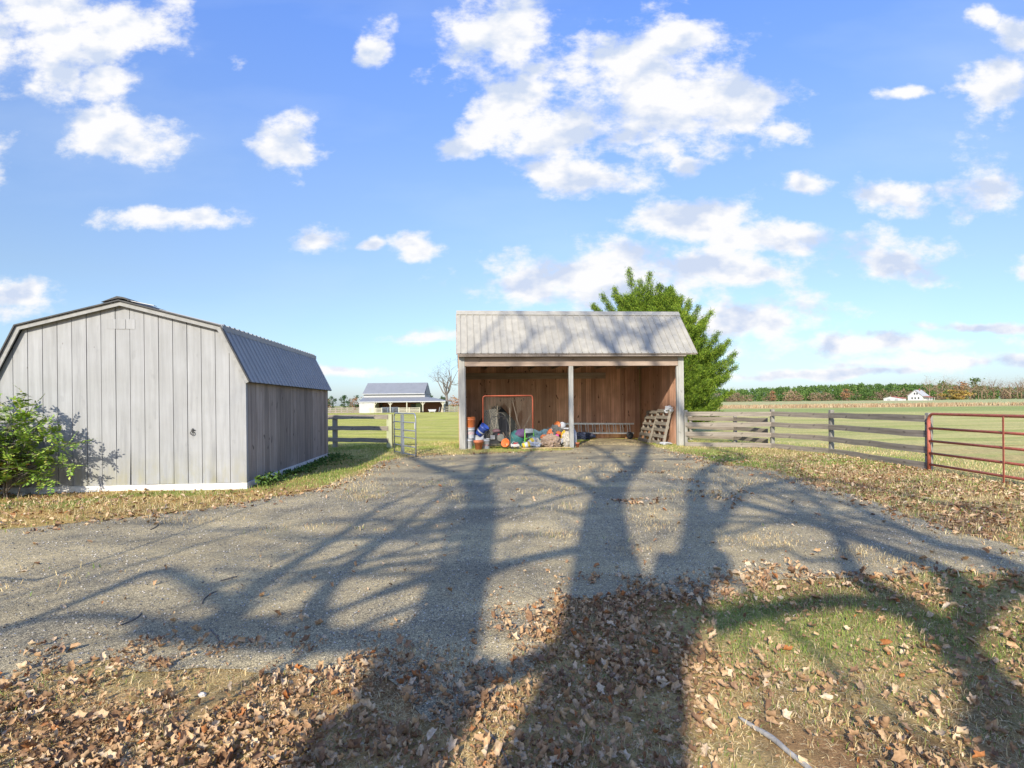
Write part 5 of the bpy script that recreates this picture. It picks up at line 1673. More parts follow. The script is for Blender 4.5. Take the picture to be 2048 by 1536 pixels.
    g = empty('paddock_gate', (bx + X(876, -1.5), Y0 - 1.5, 0), 0, 'pale blue tube gate in the paddock fence before the barn', 'gate')
    bl = plain('pale_blue_tube', (0.36, 0.44, 0.52), 0.5, 0.3)
    ln = X(1105, -1.5) - X(876, -1.5)
    for z in (0.15, 0.4, 0.65, 0.9, 1.1):
        m_ = MB(); m_.tube([(0, 0, z), (ln, 0, z)], 0.03, 6); m_.build('bar', bl, g)
    for k in range(4):
        m_ = MB(); x = ln * k / 3; m_.tube([(x, 0.035, 0.1), (x, 0.035, 1.12)], 0.03, 6); m_.build('upright', bl, g)
    # bath-tub trough, leaning panel, post
    t = empty('water_trough', (bx + X(1585, -0.5), Y0 - 0.5, 0), 0, 'white bathtub-like trough under the right end of the barn porch', 'trough')
    m_ = MB(); m_.prism([(-0.85, 0.62), (-0.62, 0.15), (0.62, 0.15), (0.85, 0.62)], 'y', -0.3, 0.3); m_.build('tub', M_barnw, t, bevel=0.04)
    for s in (-1, 1):
        m_ = MB(); m_.box(s * 0.5 - 0.05, s * 0.5 + 0.05, -0.2, 0.2, 0, 0.15); m_.build('foot', M_barnw, t)
    t = empty('leaning_board', (bx + X(1680, 0), Y0 - 0.2, 0), 0, 'grey board leaning beside the white trough at the barn', 'board')
    m_ = MB(); m_.beam((0, 0, 0), (0.15, 0.6, 0.95), 0.5, 0.06, up=(1, 0, 0)); m_.build('panel', plain('grey_panel', (0.38, 0.38, 0.38)), t)
    m_ = MB(); m_.beam((0.02, 0.06, 0.2), (0.12, 0.5, 0.85), 0.06, 0.1, up=(1, 0, 0)); m_.build('batten', M_post, t)
    t = MB(); t.prism([(-0.28, 0), (0.3, 0), (0.12, 0.85), (0.18, 1.15), (-0.02, 1.1), (-0.05, 0.8)], 'y', -0.15, 0.15)
    o = t.build('feed_sack', plain('tan_sack', (0.42, 0.36, 0.26)), None, bevel=0.05)
    o.location = (bx + X(1722, -0.3), Y0 - 0.4, 0); tag(o, 'tall tan sack slumped against the last right porch post of the barn', 'sack')
build_barn()

# ------------------------------------------------------------------ farmhouse and outbuilding across the field
def build_farm():
    Y = 405.0
    red = plain('red_roof', (0.42, 0.10, 0.07), 0.6); grey = plain('grey_shingle', (0.42, 0.42, 0.42), 0.8)
    x = dirx(1834, Y); z0 = gh(x, Y)
    e = empty('farmhouse', (x, Y, z0), math.radians(-60), 'white farmhouse with a grey roof and a red porch roof across the field', 'house')
    s = Y / FPX
    W, D, H, RZ = 9.4, 9.5, 3.4, 7.4
    mb = MB(); mb.prism([(-6, -0.5), (3.4, -0.5), (3.4, H), (-1.3, RZ), (-6, H)], 'y', 0, D); mb.build('wall', M_white, e)
    mb = MB()
    mb.prism([(3.9, H - 0.35), (-1.3, RZ + 0.15), (-6.5, H - 0.35), (-6.5, H - 0.1), (-1.3, RZ + 0.45), (3.9, H - 0.1)], 'y', -0.4, D + 0.4); mb.build('roof', grey, e)
    for (a, b) in ((-3.6, 1.0), (-1.6, 1.0), (0.6, 1.0), (-2.0, 4.3), (-0.4, 4.3)):
        mb = MB(); mb.box(a, a + 0.9, -0.06, -0.01, b, b + 1.4); mb.build('window', M_dark, e)
    mb = MB(); mb.prism([(3.9, 2.95), (7.9, 2.3), (7.9, 2.15), (3.9, 2.8)], 'y', 0.5, D); mb.build('porch_roof', red, e)
    mb = MB(); mb.box(3.45, 6.2, 2.5, D - .4, -0.4, 2.5); mb.build('porch_room', M_white, e)
    for k in range(3):
        mb = MB(); mb.box(7.6, 7.8, 0.7 + k * 3.6, 0.9 + k * 3.6, -0.4, 2.3); mb.build('porch_post', M_white, e)
    mb = MB(); mb.prism([(-1.0, RZ - 0.5), (-1.0, RZ + 1.3), (-0.3, RZ + 1.3), (-0.3, RZ - 0.9)], 'y', 5, 5.7); mb.build('chimney', plain('brick_chimney', (0.3, 0.13, 0.09)), e)
    Y = 410.0; x = dirx(1785, Y); z0 = gh(x, Y)
    e = empty('outbuilding', (x, Y, z0), math.radians(-58), 'low white outbuilding with a red roof left of the farmhouse', 'shed')
    mb = MB(); mb.prism([(-6, -0.5), (6, -0.5), (6, 1.7), (-1.0, 3.0), (-6, 1.7)], 'y', 0, 7); mb.build('wall', M_white, e)
    mb = MB(); mb.prism([(-1.0, 3.15), (6.4, 1.75), (6.4, 1.55), (-1.0, 2.95)], 'y', -0.3, 7.3)
    mb.build('roof', red, e)
    mb = MB(); mb.prism([(-6.4, 1.75), (-1.05, 3.15), (-1.05, 2.95), (-6.4, 1.55)], 'y', -0.3, 7.3); mb.build('roof', M_white, e)
    for a in (-3.5, 1.5):
        mb = MB(); mb.box(a, a + 2.2, -0.06, -0.01, -0.2, 1.5); mb.build('door', plain('grey_door', (0.4, 0.4, 0.4)), e)
build_farm()

# ------------------------------------------------------------------ things stored in the shelter
def put(name, label, cat, u, v, z=0, rz=0, group=None):
    p = S(u, v, z); return empty(name, p, SH_RZ + rz, label, cat, group)
M_orange = plain('orange_plastic', (0.62, 0.17, 0.05), 0.45, var=0.06)
M_wplast = plain('white_plastic', (0.50, 0.51, 0.53), 0.5, var=0.08)
M_blue = plain('blue_plastic', (0.03, 0.07, 0.32), 0.4, var=0.08)
M_terra = plain('terracotta', (0.50, 0.17, 0.08), 0.8, var=0.1)
M_black = plain('black_plastic', (0.025, 0.025, 0.028), 0.5, var=0.1)
M_grey = plain('grey_metal', (0.32, 0.32, 0.33), 0.45, 0.5)
M_lime = plain('lime_plastic', (0.16, 0.52, 0.05), 0.4)
M_yel = plain('yellow_plastic', (0.75, 0.52, 0.04), 0.5)
M_pink = plain('pink_plastic', (0.72, 0.08, 0.32), 0.4)
M_teal = plain('teal_cloth', (0.03, 0.13, 0.13), 0.8)
M_purp = plain('purple_cloth', (0.11, 0.06, 0.14), 0.8)
M_tan = plain('tan_canvas', (0.36, 0.26, 0.19), 0.9, var=0.15)
M_tarp = plain('teal_tarp', (0.16, 0.26, 0.27), 0.6, var=0.15)
M_navy = plain('navy_tarp', (0.02, 0.03, 0.07), 0.6)
M_char = plain('charcoal_cloth', (0.03, 0.032, 0.03), 0.9)
M_greyc = plain('grey_cloth', (0.14, 0.14, 0.125), 0.9, var=0.15)
M_redp = plain('red_plastic', (0.45, 0.03, 0.03), 0.4)

def bucket(name, label, u, v, z, mat, r=0.15, h=0.37, tilt=(0, 0), band=None, lid=False, cat='bucket', handle=True, bandmat=None):
    e = put(name, label, cat, u, v, z)
    M = Matrix.Rotation(tilt[0], 4, 'X') @ Matrix.Rotation(tilt[1], 4, 'Y')
    mb = MB()
    rb = r * 0.86
    mb.lathe([(0, 0), (rb, 0), (rb, 0.005), (rb + (r - rb) * 0.75, h * 0.75), (r + 0.008, h * 0.78), (r + 0.008, h * 0.80), (r - 0.003, h * 0.82), (r, h - 0.02), (r + 0.01, h - 0.015), (r + 0.01, h), (r - 0.006, h), (rb - 0.005, 0.012), (0, 0.012)], 24, M)
    mb.build('shell', mat, e, smooth=True)
    if band:
        mb = MB(); rr0 = rb + (r - rb) * band[0] + 0.002; rr1 = rb + (r - rb) * band[1] + 0.002
        mb.lathe([(rr0, h * band[0]), (rr1, h * band[1])], 24, M); mb.build('label_band', bandmat, e, smooth=True)
    if handle:
        mb = MB(); mb.tube([M @ Vector((r * 1.06 * math.cos(a), -r * 0.75 * math.sin(a) - 0.0, h * 0.86 - 0.10 * math.sin(a))) for a in np.linspace(0, PI, 13)], 0.004, 6); mb.build('handle', M_grey, e)
    return e
VB = 0.55
def ub(px, v): return sp(px, 880, v)[0]
# stacks beside the left post
bucket('bucket', 'grey-white bucket at the bottom of the stack by the left post', ub(937, .35), .35, 0, M_wplast)
bucket('bucket', 'white bucket with a red mark in the middle of the stack', ub(941, .36), .36, 0.375, M_wplast, band=(0.35, 0.6), bandmat=plain('faded_red_label', (0.55, 0.42, 0.42)))
bucket('bucket', 'tall orange bucket on top of the stack by the left post', ub(939, .42), .42, 0.64, M_orange, r=0.21, h=0.47)
for x_, z_ in ((.9, 0.0),):
    o = put('plastic_tub', 'grey storage tub under the orange bucket', 'tub', ub(938, 1.15), 1.15)
    mb = MB(); mb.prism([(-0.2, 0), (0.2, 0), (0.24, 0.60), (-0.24, 0.60)], 'y', -0.16, 0.16); mb.build('body', M_greyc, o, bevel=0.02)
    mb = MB(); mb.box(-0.26, 0.26, -0.18, 0.18, 0.605, 0.628); mb.build('lid', M_black, o)
bucket('bucket', 'blue bucket with white lettered label tipped on the white bin', ub(957, .5), .5, 0.50, M_blue, r=0.16, h=0.40, tilt=(math.radians(22), math.radians(38)), band=(0.3, 0.42), bandmat=M_wplast)
e = put('storage_bin', 'white rectangular bin under the tipped blue bucket', 'bin', ub(953, .6), .62)
mb = MB(); mb.prism([(-0.22, 0), (0.22, 0), (0.25, 0.43), (-0.25, 0.43)], 'y', -0.17, 0.17); mb.build('body', M_wplast, e, bevel=0.015)
mb = MB(); mb.box(-0.262, 0.262, -0.185, 0.185, 0.435, 0.465); mb.build('rim', M_wplast, e, bevel=0.01)
bucket('bucket', 'white bucket with a red dot right of the terracotta pot', ub(972, .25), .25, 0, M_wplast, r=0.14, h=0.36, band=(0.3, 0.45), bandmat=plain('pale_red_label', (0.55, 0.35, 0.33)))
def pot(label, u, v, r, h, z=0, tilt=0):
    e = put('flower_pot', label, 'flower pot', u, v, z)
    M = Matrix.Rotation(tilt, 4, 'X')
    mb = MB(); mb.lathe([(0, 0), (r * .62, 0), (r * .88, h * .72), (r, h * .72), (r * 1.04, h), (r * .94, h), (r * .9, h * .76), (r * .56, 0.02), (0, 0.02)], 20, M); mb.build('shell', M_terra, e, smooth=True)
    mb = MB(); mb.lathe([(0, h * .80), (r * .91, h * .80)], 20, M); mb.build('soil', plain('soil', (0.08, 0.05, 0.03), 1.0), e)
pot('large terracotta flower pot in front of the white buckets', ub(957, .0), -0.02, 0.17, 0.32)
pot('small terracotta pot just right of the centre post', ub(1155, .15), 0.15, 0.075, 0.17)
# pressure washer
e = put('pressure_washer', 'black and grey wheeled petrol pressure washer in the left bay', 'pressure washer', ub(993, .35), .35)
e.scale = (1.25, 1.1, 1.3)
mb = MB()
mb.tube([(-0.30, -0.18, 0.10), (0.28, -0.18, 0.10), (0.30, 0.15, 0.12), (0.30, 0.30, 0.85), (-0.12, 0.30, 0.85), (-0.30, 0.15, 0.12), (-0.30, -0.18, 0.10)], 0.016, 8); mb.build('frame', M_black, e)
mb = MB(); mb.box(-0.2, 0.2, -0.15, 0.12, 0.13, 0.27); mb.lathe([(0, 0), (0.13, 0), (0.13, 0.14), (0.05, 0.17), (0, 0.17)], 14, rotM((0.02, -0.05, 0.27))); mb.build('engine', M_black, e)
mb = MB(); mb.lathe([(0, 0), (0.10, 0), (0.10, 0.09), (0, 0.10)], 14, rotM((0.10, -0.2, 0.30), rx=PI / 2)); mb.build('starter_cover', M_greyc, e)
mb = MB(); mb.box(-0.18, -0.05, -0.2, -0.08, 0.25, 0.36); mb.build('pump', M_grey, e, bevel=0.01)
mb = MB(); mb.blob((0.0, 0.0, 0.47), (0.12, 0.1, 0.06), 3, amp=0.05); mb.build('fuel_tank', plain('tank_red_grey', (0.22, 0.12, 0.12)), e, smooth=True)
mb = MB(); mb.box(0.03, 0.09, -0.22, -0.205, 0.34, 0.40); mb.build('label', M_redp, e)
for s in (-1, 1):
    w_ = MB(); M = rotM((0.33 * s, -0.02, 0.15), ry=PI / 2)
    w_.lathe([(0.08, -0.03), (0.14, -0.035), (0.15, 0), (0.14, 0.035), (0.08, 0.03), (0.08, -0.03)], 20, M); wo = w_.build('wheel', M_black, e, smooth=True)
    h_ = MB(); h_.lathe([(0, -0.02), (0.08, -0.02), (0.08, 0.02), (0, 0.02)], 16, M); h_.build('hub', M_greyc, wo)
# tipped orange bucket with handles
e = put('bucket', 'orange pail lying on its side with its mouth toward the drive', 'bucket', ub(1016, .1), .12, 0.14)
M = rotM((0, 0, 0), rx=math.radians(70), ry=0, rz=math.radians(-30))
mb = MB(); mb.lathe([(0, 0), (0.12, 0), (0.15, 0.24), (0.155, 0.25), (0.14, 0.25), (0.11, 0.01), (0, 0.01)], 22, M); mb.build('shell', M_orange, e, smooth=True)
mb = MB(); mb.lathe([(0.128, 0.05), (0.139, 0.13)], 22, M); mb.build('label_band', M_wplast, e, smooth=True)
for dx in (-0.13, 0.10):
    mb = MB(); mb.tube([(dx, 0.05, 0.05), (dx - 0.03, 0.12, 0.42), (dx + 0.10, 0.14, 0.20)], 0.007, 6); mb.build('handle', M_tan, e)

# lacrosse goal
def goal():
    u0 = ub(966.5, 1.6); u1 = ub(1066, 1.6); w = u1 - u0; h = 1.86
    e = put('lacrosse_goal', 'orange tube sports goal with a torn drooping net', 'goal', u0, 1.6)
    mb = MB(); r = 0.024; R = 0.1
    path = [(0, 0, 0), (0, 0, h - R)] + [(R - R * math.cos(a), 0, h - R + R * math.sin(a)) for a in np.linspace(.3, PI / 2, 5)] + [(w - R + R * math.sin(a), 0, h - R + R * math.cos(a)) for a in np.linspace(0, PI / 2 - .3, 5)] + [(w, 0, h - R), (w, 0, 0)]
    mb.tube(path, r, 10); mb.tube([(0, 0, 0.03), (w / 2, 1.7, 0.03), (w, 0, 0.03)], 0.02, 8)
    gm = plain('goal_orange', (0.52, 0.13, 0.07), 0.5, var=0.08)
    mb.build('frame', gm, e, smooth=True)
    # lacing wound round the bar
    mb = MB()
    hel = [(0.1 + (w - 0.2) * t, 0.03 * math.sin(t * 230), h + 0.03 * math.cos(t * 230)) for t in np.linspace(0, 1, 400)]
    mb.tube(hel, 0.004, 4)
    mb.build('lacing', gm, e)
    nm = plain('net_cord', (0.46, 0.40, 0.32), 0.9)
    mb = MB(); N = 36; cell = w / N
    holes = [(0.42, 0.30, 0.11, 0.55), (0.80, 0.56, 0.05, 0.14), (0.63, 0.45, 0.07, 0.45), (0.24, 0.2, 0.12, 0.4)]
    def pos(i, j):
        s, t = i / N, j / N             # t: 0 top, 1 bottom
        x = s * w
        z = h * (1 - t)
        y = 0.04 + 1.2 * t * (1 - abs(2 * s - 1)) * 0.8
        # gathered bundles hanging from the bar
        for c, k in ((0.545, 0.9), (0.12, 0.35), (0.72, 0.5)):
            d = s - c; pull = k * math.exp(-(d / 0.13) ** 2) * min(1, t * 2.2)
            x -= d * w * pull
        x += 0.02 * math.sin(9 * s + 7 * t)
        return Vector((x, y, z))
    def hole(i, j):
        s, t = (i + .5) / N, 1 - (j + .5) / N
        return any(((s - a) / c) ** 2 + ((t - b) / d) ** 2 < 1 for a, b, c, d in holes[:3])
    def strand(a, b):
        d = b - a; n = Vector((-d.z, 0, d.x)).normalized() * 0.0021
        mb.add([a - n, a + n, b + n, b - n], [(0, 1, 2, 3)])
    for i in range(N):
        for j in range(N):
            if hole(i, j): continue
            if (i + j) % 2 == 0:
                strand(pos(i, j), pos(i + 1, j + 1))
            else:
                strand(pos(i + 1, j), pos(i, j + 1))
    mb.build('net', nm, e)
    for pts in ([(0.545, 0.75), (0.55, 0.45), (0.56, 0.2), (0.58, 0.03)], [(0.12, 0.8), (0.16, 0.55), (0.27, 0.2)], [(0.60, 0.9), (0.70, 0.5), (0.76, 0.3), (0.70, 0.1)], [(0.97, 0.6), (0.82, 0.33), (0.72, 0.08)], [(0.30, 0.8), (0.28, 0.5), (0.22, 0.2)]):
        c_ = MB(); c_.tube([(a * w, 0.1 + 0.25 * (1 - b), b * h) for a, b in pts], [0.007] * len(pts), 5); c_.build('net_rope', nm, e)
goal()
# play tent
def tent():
    u0, u1 = ub(956, 2.6), ub(1036, 2.6); w = u1 - u0
    e = put('play_tent', 'collapsed charcoal play tent with a dark oval opening behind the goal', 'tent', (u0 + u1) / 2, 2.7)
    mb = MB(); pr_ = []
    for i in range(19):
        a = PI * i / 18; k = 1 + 0.06 * math.sin(5 * a)
        pr_.append((-math.cos(a) * w / 2 * k, (math.sin(a) ** 0.75) * 1.42 * k))
    V = []; F = []
    for lv, (sc, yy) in enumerate(((1.0, 0.45), (1.0, 0.15), (0.96, -0.1), (0.6, -0.22), (0.25, -0.27))):
        for (a, b) in pr_: V.append((a * sc, yy + 0.03 * math.sin(a * 7 + lv), b * sc))
    n = len(pr_)
    for l in range(4):
        for i in range(n - 1): F.append((l * n + i, l * n + i + 1, (l + 1) * n + i + 1, (l + 1) * n + i))
    mb.add(V, F); mb.build('shell', M_char, e, smooth=True)
    mb = MB(); ov = [(0.18 + 0.24 * math.cos(a) + 0.18 * math.sin(a) * -0.6, 0.72 + 0.50 * math.sin(a)) for a in np.linspace(0, 2 * PI, 20, endpoint=False)]
    mb.prism(ov, 'y', -0.36, -0.33); mb.build('opening', plain('black_mesh', (0.006, 0.007, 0.012), 0.8), e)
    mb = MB(); mb.tube([(a, -0.35, b) for a, b in ov] + [(ov[0][0], -0.35, ov[0][1])], 0.014, 6); mb.build('hoop', M_greyc, e)
    mb = MB(); mb.prism([(-w * .36, 0), (-w * 0.05, 0), (0.02, 0.6), (-0.08, 1.38), (-w * .34, 1.32), (-w * .40, 0.6)], 'y', -0.42, -0.385); mb.build('side_panel', M_greyc, e)
tent()
# beanbag, stand, toys
def lump(name, label, cat, u, v, z, r, mat, seed, amp=0.15, group=None, rz=0, n=(16, 10)):
    mb = MB(); mb.blob((0, 0, 0), r, seed, n[0] * 2 if amp > 0.1 else n[0], n[1] * 2 if amp > 0.1 else n[1], amp, crumple=0.45 if amp > 0.1 else 0)
    o = mb.build(name, mat, None, smooth=amp <= 0.1); o.location = S(u, v, z); o.rotation_euler = (0, 0, SH_RZ + rz)
    return tag(o, label, cat, group)
e = put('floor_cushion', 'slumped teal and purple floor cushion behind the green stand', 'cushion', ub(1037, 1.2), 1.2)
mb = MB(); mb.blob((-0.05, 0, 0.28), (0.33, 0.25, 0.30), 5, amp=0.12); mb.build('body', M_teal, e, smooth=True)
mb = MB(); mb.blob((0.10, -0.05, 0.45), (0.26, 0.22, 0.18), 8, amp=0.12); mb.build('top_panel', M_purp, e, smooth=True)
e = put('folding_stand', 'lime green folding stand with a grey top tray', 'stand', ub(1058.5, .7), .7)
for s in (-1, 1):
    mb = MB(); mb.tube([(s * 0.17, -0.12, 0.0), (s * 0.16, -0.05, 0.35), (s * 0.15, 0.02, 0.62)], 0.019, 8); mb.build('leg', M_lime, e, smooth=True)
    mb = MB(); mb.tube([(s * 0.17, 0.2, 0.0), (s * 0.15, 0.02, 0.4)], 0.016, 8); mb.build('leg', M_lime, e, smooth=True)
mb = MB(); mb.tube([(-0.17, -0.09, 0.14), (0, -0.10, 0.34), (0.17, -0.09, 0.14)], 0.017, 8); mb.tube([(-0.16, -0.06, 0.3), (0.16, -0.06, 0.3)], 0.015, 8); mb.build('cross_bar', M_lime, e)
mb = MB(); mb.box(-0.15, 0.15, -0.03, 0.06, 0.50, 0.66); mb.build('tray', plain('silver_tray', (0.40, 0.42, 0.42), 0.4, 0.3), e, bevel=0.01)
# torn tan bag
e = put('torn_bag', 'crumpled tan paper bag spilling orange toys', 'bag', ub(1101, .15), .15)
mb = MB(); mb.blob((0, 0, 0.20), (0.30, 0.2, 0.22), 11, 36, 20, 0.18, crumple=0.5); mb.build('body', M_tan, e)
mb = MB(); mb.prism([(-0.26, 0.3), (-0.32, 0.42), (-0.05, 0.37), (0.1, 0.45), (0.3, 0.38), (0.24, 0.25)], 'y', -0.17, -0.15); mb.build('flap', M_tan, e)
lump('canvas_bag', 'pale tan bag half hidden behind the centre post', 'bag', ub(1133, .2), .2, .25, (.14, .13, .26), plain('pale_canvas', (0.58, 0.52, 0.42)), 3)
lump('yellow_bag', 'yellow and white plastic bag leaning left of the centre post', 'bag', ub(1128, .35), .35, .3, (.09, .1, .24), M_yel, 4)
lump('white_jug', 'white plastic jug behind the right side of the centre post', 'jug', ub(1149, .5), .5, .3, (.09, .1, .3), M_wplast, 6, 0.05)
lump('tarp_heap', 'crumpled grey teal tarp heaped behind the toys', 'tarp', ub(1086, .8), .8, .25, (.42, .25, .30), M_tarp, 7, .28, n=(24, 14))
lump('tarp_heap', 'second grey tarp bundle sagging behind the torn bag', 'tarp', ub(1105, .9), .9, .3, (.3, .25, .33), M_greyc, 17, .28, n=(24, 14))
toys = [('toy_cone', 'orange toy standing at the top of the pile', ub(1100, .45), .45, .50, (.10, .09, .15), M_orange, 21),
 ('toy_block', 'orange toy lying left on the torn bag', ub(1086, .3), .3, .40, (.10, .07, .06), M_orange, 22),
 ('toy_block', 'long orange toy at the right of the pile', ub(1121, .5), .5, .46, (.15, .09, .07), M_orange, 23),
 ('toy_ball', 'bright pink ball in the toy pile', ub(1114, .32), .32, .40, (.075, .075, .075), M_pink, 24),
 ('toy_block', 'small red toy left of the green stand', ub(1032, .4), .4, .12, (.09, .07, .08), M_redp, 25),
 ('toy_block', 'blue grey toy under the green stand', ub(1047, .4), .4, .12, (.10, .07, .07), M_tarp, 26),
 ('toy_block', 'dark toy wedged inside the green stand legs', ub(1059, .6), .6, .2, (.12, .08, .12), M_black, 27),
 ('toy_ball', 'small green toy beside the tarp heap', ub(1076, .55), .55, .32, (.06, .06, .06), M_tarp, 28),
 ('toy_block', 'white rounded toy right of the torn bag', ub(1124, .2), .2, .24, (.09, .07, .08), M_wplast, 29)]
def toy(nm, lb, u, v, z, r, m_, sd):
    if 'ball' in nm: return lump(nm, lb, 'toy', u, v, z, r, m_, sd, 0.0)
    rr = random.Random(sd); mb = MB()
    rx, ry, rz_ = r
    mb.prism([(-rx, -rz_), (rx * .9, -rz_), (rx, rz_ * .1), (rx * .45, rz_ * .3), (rx * .3, rz_), (-rx * .5, rz_ * .9), (-rx * .9, rz_ * .2)], 'y', -ry, ry)
    o = mb.build(nm, m_, None, bevel=0.015); o.location = S(u, v, z); o.rotation_euler = (rr.uniform(-.5, .5), rr.uniform(-.6, .6), rr.uniform(-1, 1)); tag(o, lb, 'toy')
    mb = MB(); mb.lathe([(0, -ry * 1.15), (rz_ * .45, -ry * 1.15), (rz_ * .45, ry * 1.15), (0, ry * 1.15)], 12, rotM((-rx * .5, 0, -rz_ * .8), rx=PI / 2)); mb.build('roller', M_black, o)
    mb = MB(); mb.tube([(rx * .2, 0, rz_ * .8), (rx * .3, 0, rz_ * 1.4), (rx * .7, 0, rz_ * 1.1), (rx * .8, 0, rz_ * .2)], 0.01, 6); mb.build('handle', M_grey, o)
for nm, lb, u, v, z, r, m_, sd in toys:
    toy(nm, lb, u, v, z, r, m_, sd)
# toy truck-like clutter at the front
e = put('toy_cart', 'small grey toy cart lying at the front edge of the pile', 'toy', ub(1030, -.05), -0.05)
mb = MB(); mb.box(-0.15, 0.15, -0.07, 0.07, 0.07, 0.17); mb.build('body', plain('pale_toy', (0.48, 0.45, 0.43)), e, bevel=0.02)
mb = MB(); mb.tube([(-0.15, 0, 0.15), (-0.05, 0, 0.27), (0.12, 0, 0.17)], 0.012, 6); mb.build('handle', M_grey, e)
for sx in (-1, 1):
    mb = MB(); mb.lathe([(0, -0.09), (0.05, -0.09), (0.05, 0.09), (0, 0.09)], 12, rotM((sx * 0.1, 0, 0.05), rx=PI / 2)); mb.build('wheels', M_black, e)
def cyl_toy(name, label, cat, u, v, z, r, h, mat, mat2, rx, rz):
    e = put(name, label, cat, u, v, z, rz)
    M = Matrix.Rotation(rx, 4, 'Y')
    mb = MB(); mb.lathe([(0, 0), (r * .8, 0), (r, h), (r * .93, h), (r * .72, 0.01), (0, .01)], 18, M); mb.build('shell', mat, e, smooth=True)
    mb = MB(); mb.lathe([(r * .8 + .003 + (r * .2) * .3, h * .3), (r * .8 + .003 + (r * .2) * .7, h * .7)], 18, M); mb.build('label_band', mat2, e, smooth=True)
cyl_toy('bucket', 'small yellow bucket tipped over at the front of the pile', 'bucket', ub(1045, .0), .0, .10, .11, .26, M_yel, M_wplast, math.radians(78), 0)
cyl_toy('bucket', 'white and yellow bucket lying under the green stand', 'bucket', ub(1058, .25), .25, .18, .11, .26, M_wplast, M_yel, math.radians(60), 0.2)
lump('white_sack', 'white plastic sack lying right of the small yellow bucket', 'sack', ub(1067, .05), .05, .10, (.22, .12, .10), M_wplast, 31, .2)
lump('white_sack', 'crumpled pale sack behind the small yellow bucket', 'sack', ub(1072, .3), .3, .16, (.16, .12, .14), plain('pale_sack', (.5, .48, .42)), 32, .25)
# orange and white machine by the post
e = put('leaf_blower', 'white tool with a round orange end lying on the pile by the centre post', 'power tool', ub(1124, 1.1), 1.1, 0.62)
mb = MB(); mb.lathe([(0, 0), (0.05, 0), (0.17, 0.02), (0.17, 0.05), (0.06, 0.07), (0, .07)], 20, rotM((-0.16, 0, 0.10), ry=-PI / 2 + 0.3, rz=0.6)); mb.build('end_guard', M_orange, e, smooth=True)
mb = MB(); mb.blob((0.02, 0, 0.12), (0.13, 0.1, 0.13), 5, amp=0.08); mb.beam((0.0, 0, 0.02), (0.45, 0, 0.0), 0.09, 0.05); mb.build('body', M_wplast, e, smooth=False)
mb = MB(); mb.beam((-0.05, 0, -0.07), (0.5, 0, -0.09), 0.14, 0.05); mb.build('base', M_black, e)
e = put('wooden_crate', 'low dark crate supporting the white tool behind the centre post', 'crate', ub(1130, 1.2), 1.2)
for z in (.05, .2, .35, .46):
    mb = MB(); mb.box(-.3, .3, -.2, -.18, z, z + .09); mb.build('slat', M_oldwood, e)
mb = MB(); mb.box(-.29, .29, -.175, .2, 0.0, .5); mb.build('body', M_oldwood, e)
# plank on the ground
mb = MB(); mb.box(-0.85, 0.85, -0.045, 0.045, 0, 0.03)
o = mb.build('plank', wood('fresh_plank', (0.50, 0.36, 0.16), (0.66, 0.52, 0.28), 0, knots=0.2)); o.location = S(ub(1092, -.12), -0.14, 0.012); o.rotation_euler = (0, 0, SH_RZ + 0.03)
tag(o, 'pale yellow plank lying on the ground before the toy pile', 'plank')
# ladder on its side against the back wall
def ladder():
    ua, ub_ = ub(1122, 4.3), ub(1268, 4.3)
    e = put('extension_ladder', 'aluminium extension ladder lying on its side along the back wall', 'ladder', ua, 4.3)
    al = plain('aluminium', (0.72, 0.72, 0.68), 0.45, 0.4)
    ln = ub_ - ua
    for z in (0.26, 0.66):
        mb = MB(); mb.beam((0, 0, z + 0.03), (ln, 0, z - 0.02), 0.035, 0.07); mb.build('rail', al, e)
        mb = MB(); mb.beam((ln * 0.08, 0.045, z + 0.028), (ln * 0.97, 0.045, z - 0.02), 0.03, 0.06); mb.build('rail', al, e)
    k = 0; x = 0.18
    while x < ln - 0.05:
        for dx, y in ((0, 0), (0.12, 0.045)):
            mb = MB(); mb.tube([(x + dx, y, 0.28), (x + dx - 0.03, y, 0.66)], 0.018, 6); mb.build('rung', al, e)
        x += 0.305
ladder()
e = put('cart_wheel', 'black rubber wheel lying under the right end of the ladder', 'wheel', ub(1260, 4.0), 4.0, 0.155)
M = rotM((0, 0, 0), rx=PI / 2)
mb = MB(); mb.lathe([(0.08, -0.05), (0.14, -0.055), (0.155, 0), (0.14, 0.055), (0.08, 0.05)], 22, M); mb.build('tyre', M_black, e, smooth=True)
mb = MB(); mb.lathe([(0, -0.03), (0.08, -0.035), (0.08, 0.035), (0, 0.03)], 16, M); mb.build('rim', M_char, e)
lump('tarp_roll', 'navy tarp rolled up beneath the ladder', 'tarp', ub(1168, 4.1), 4.1, .15, (.42, .15, .14), M_navy, 41, .12)
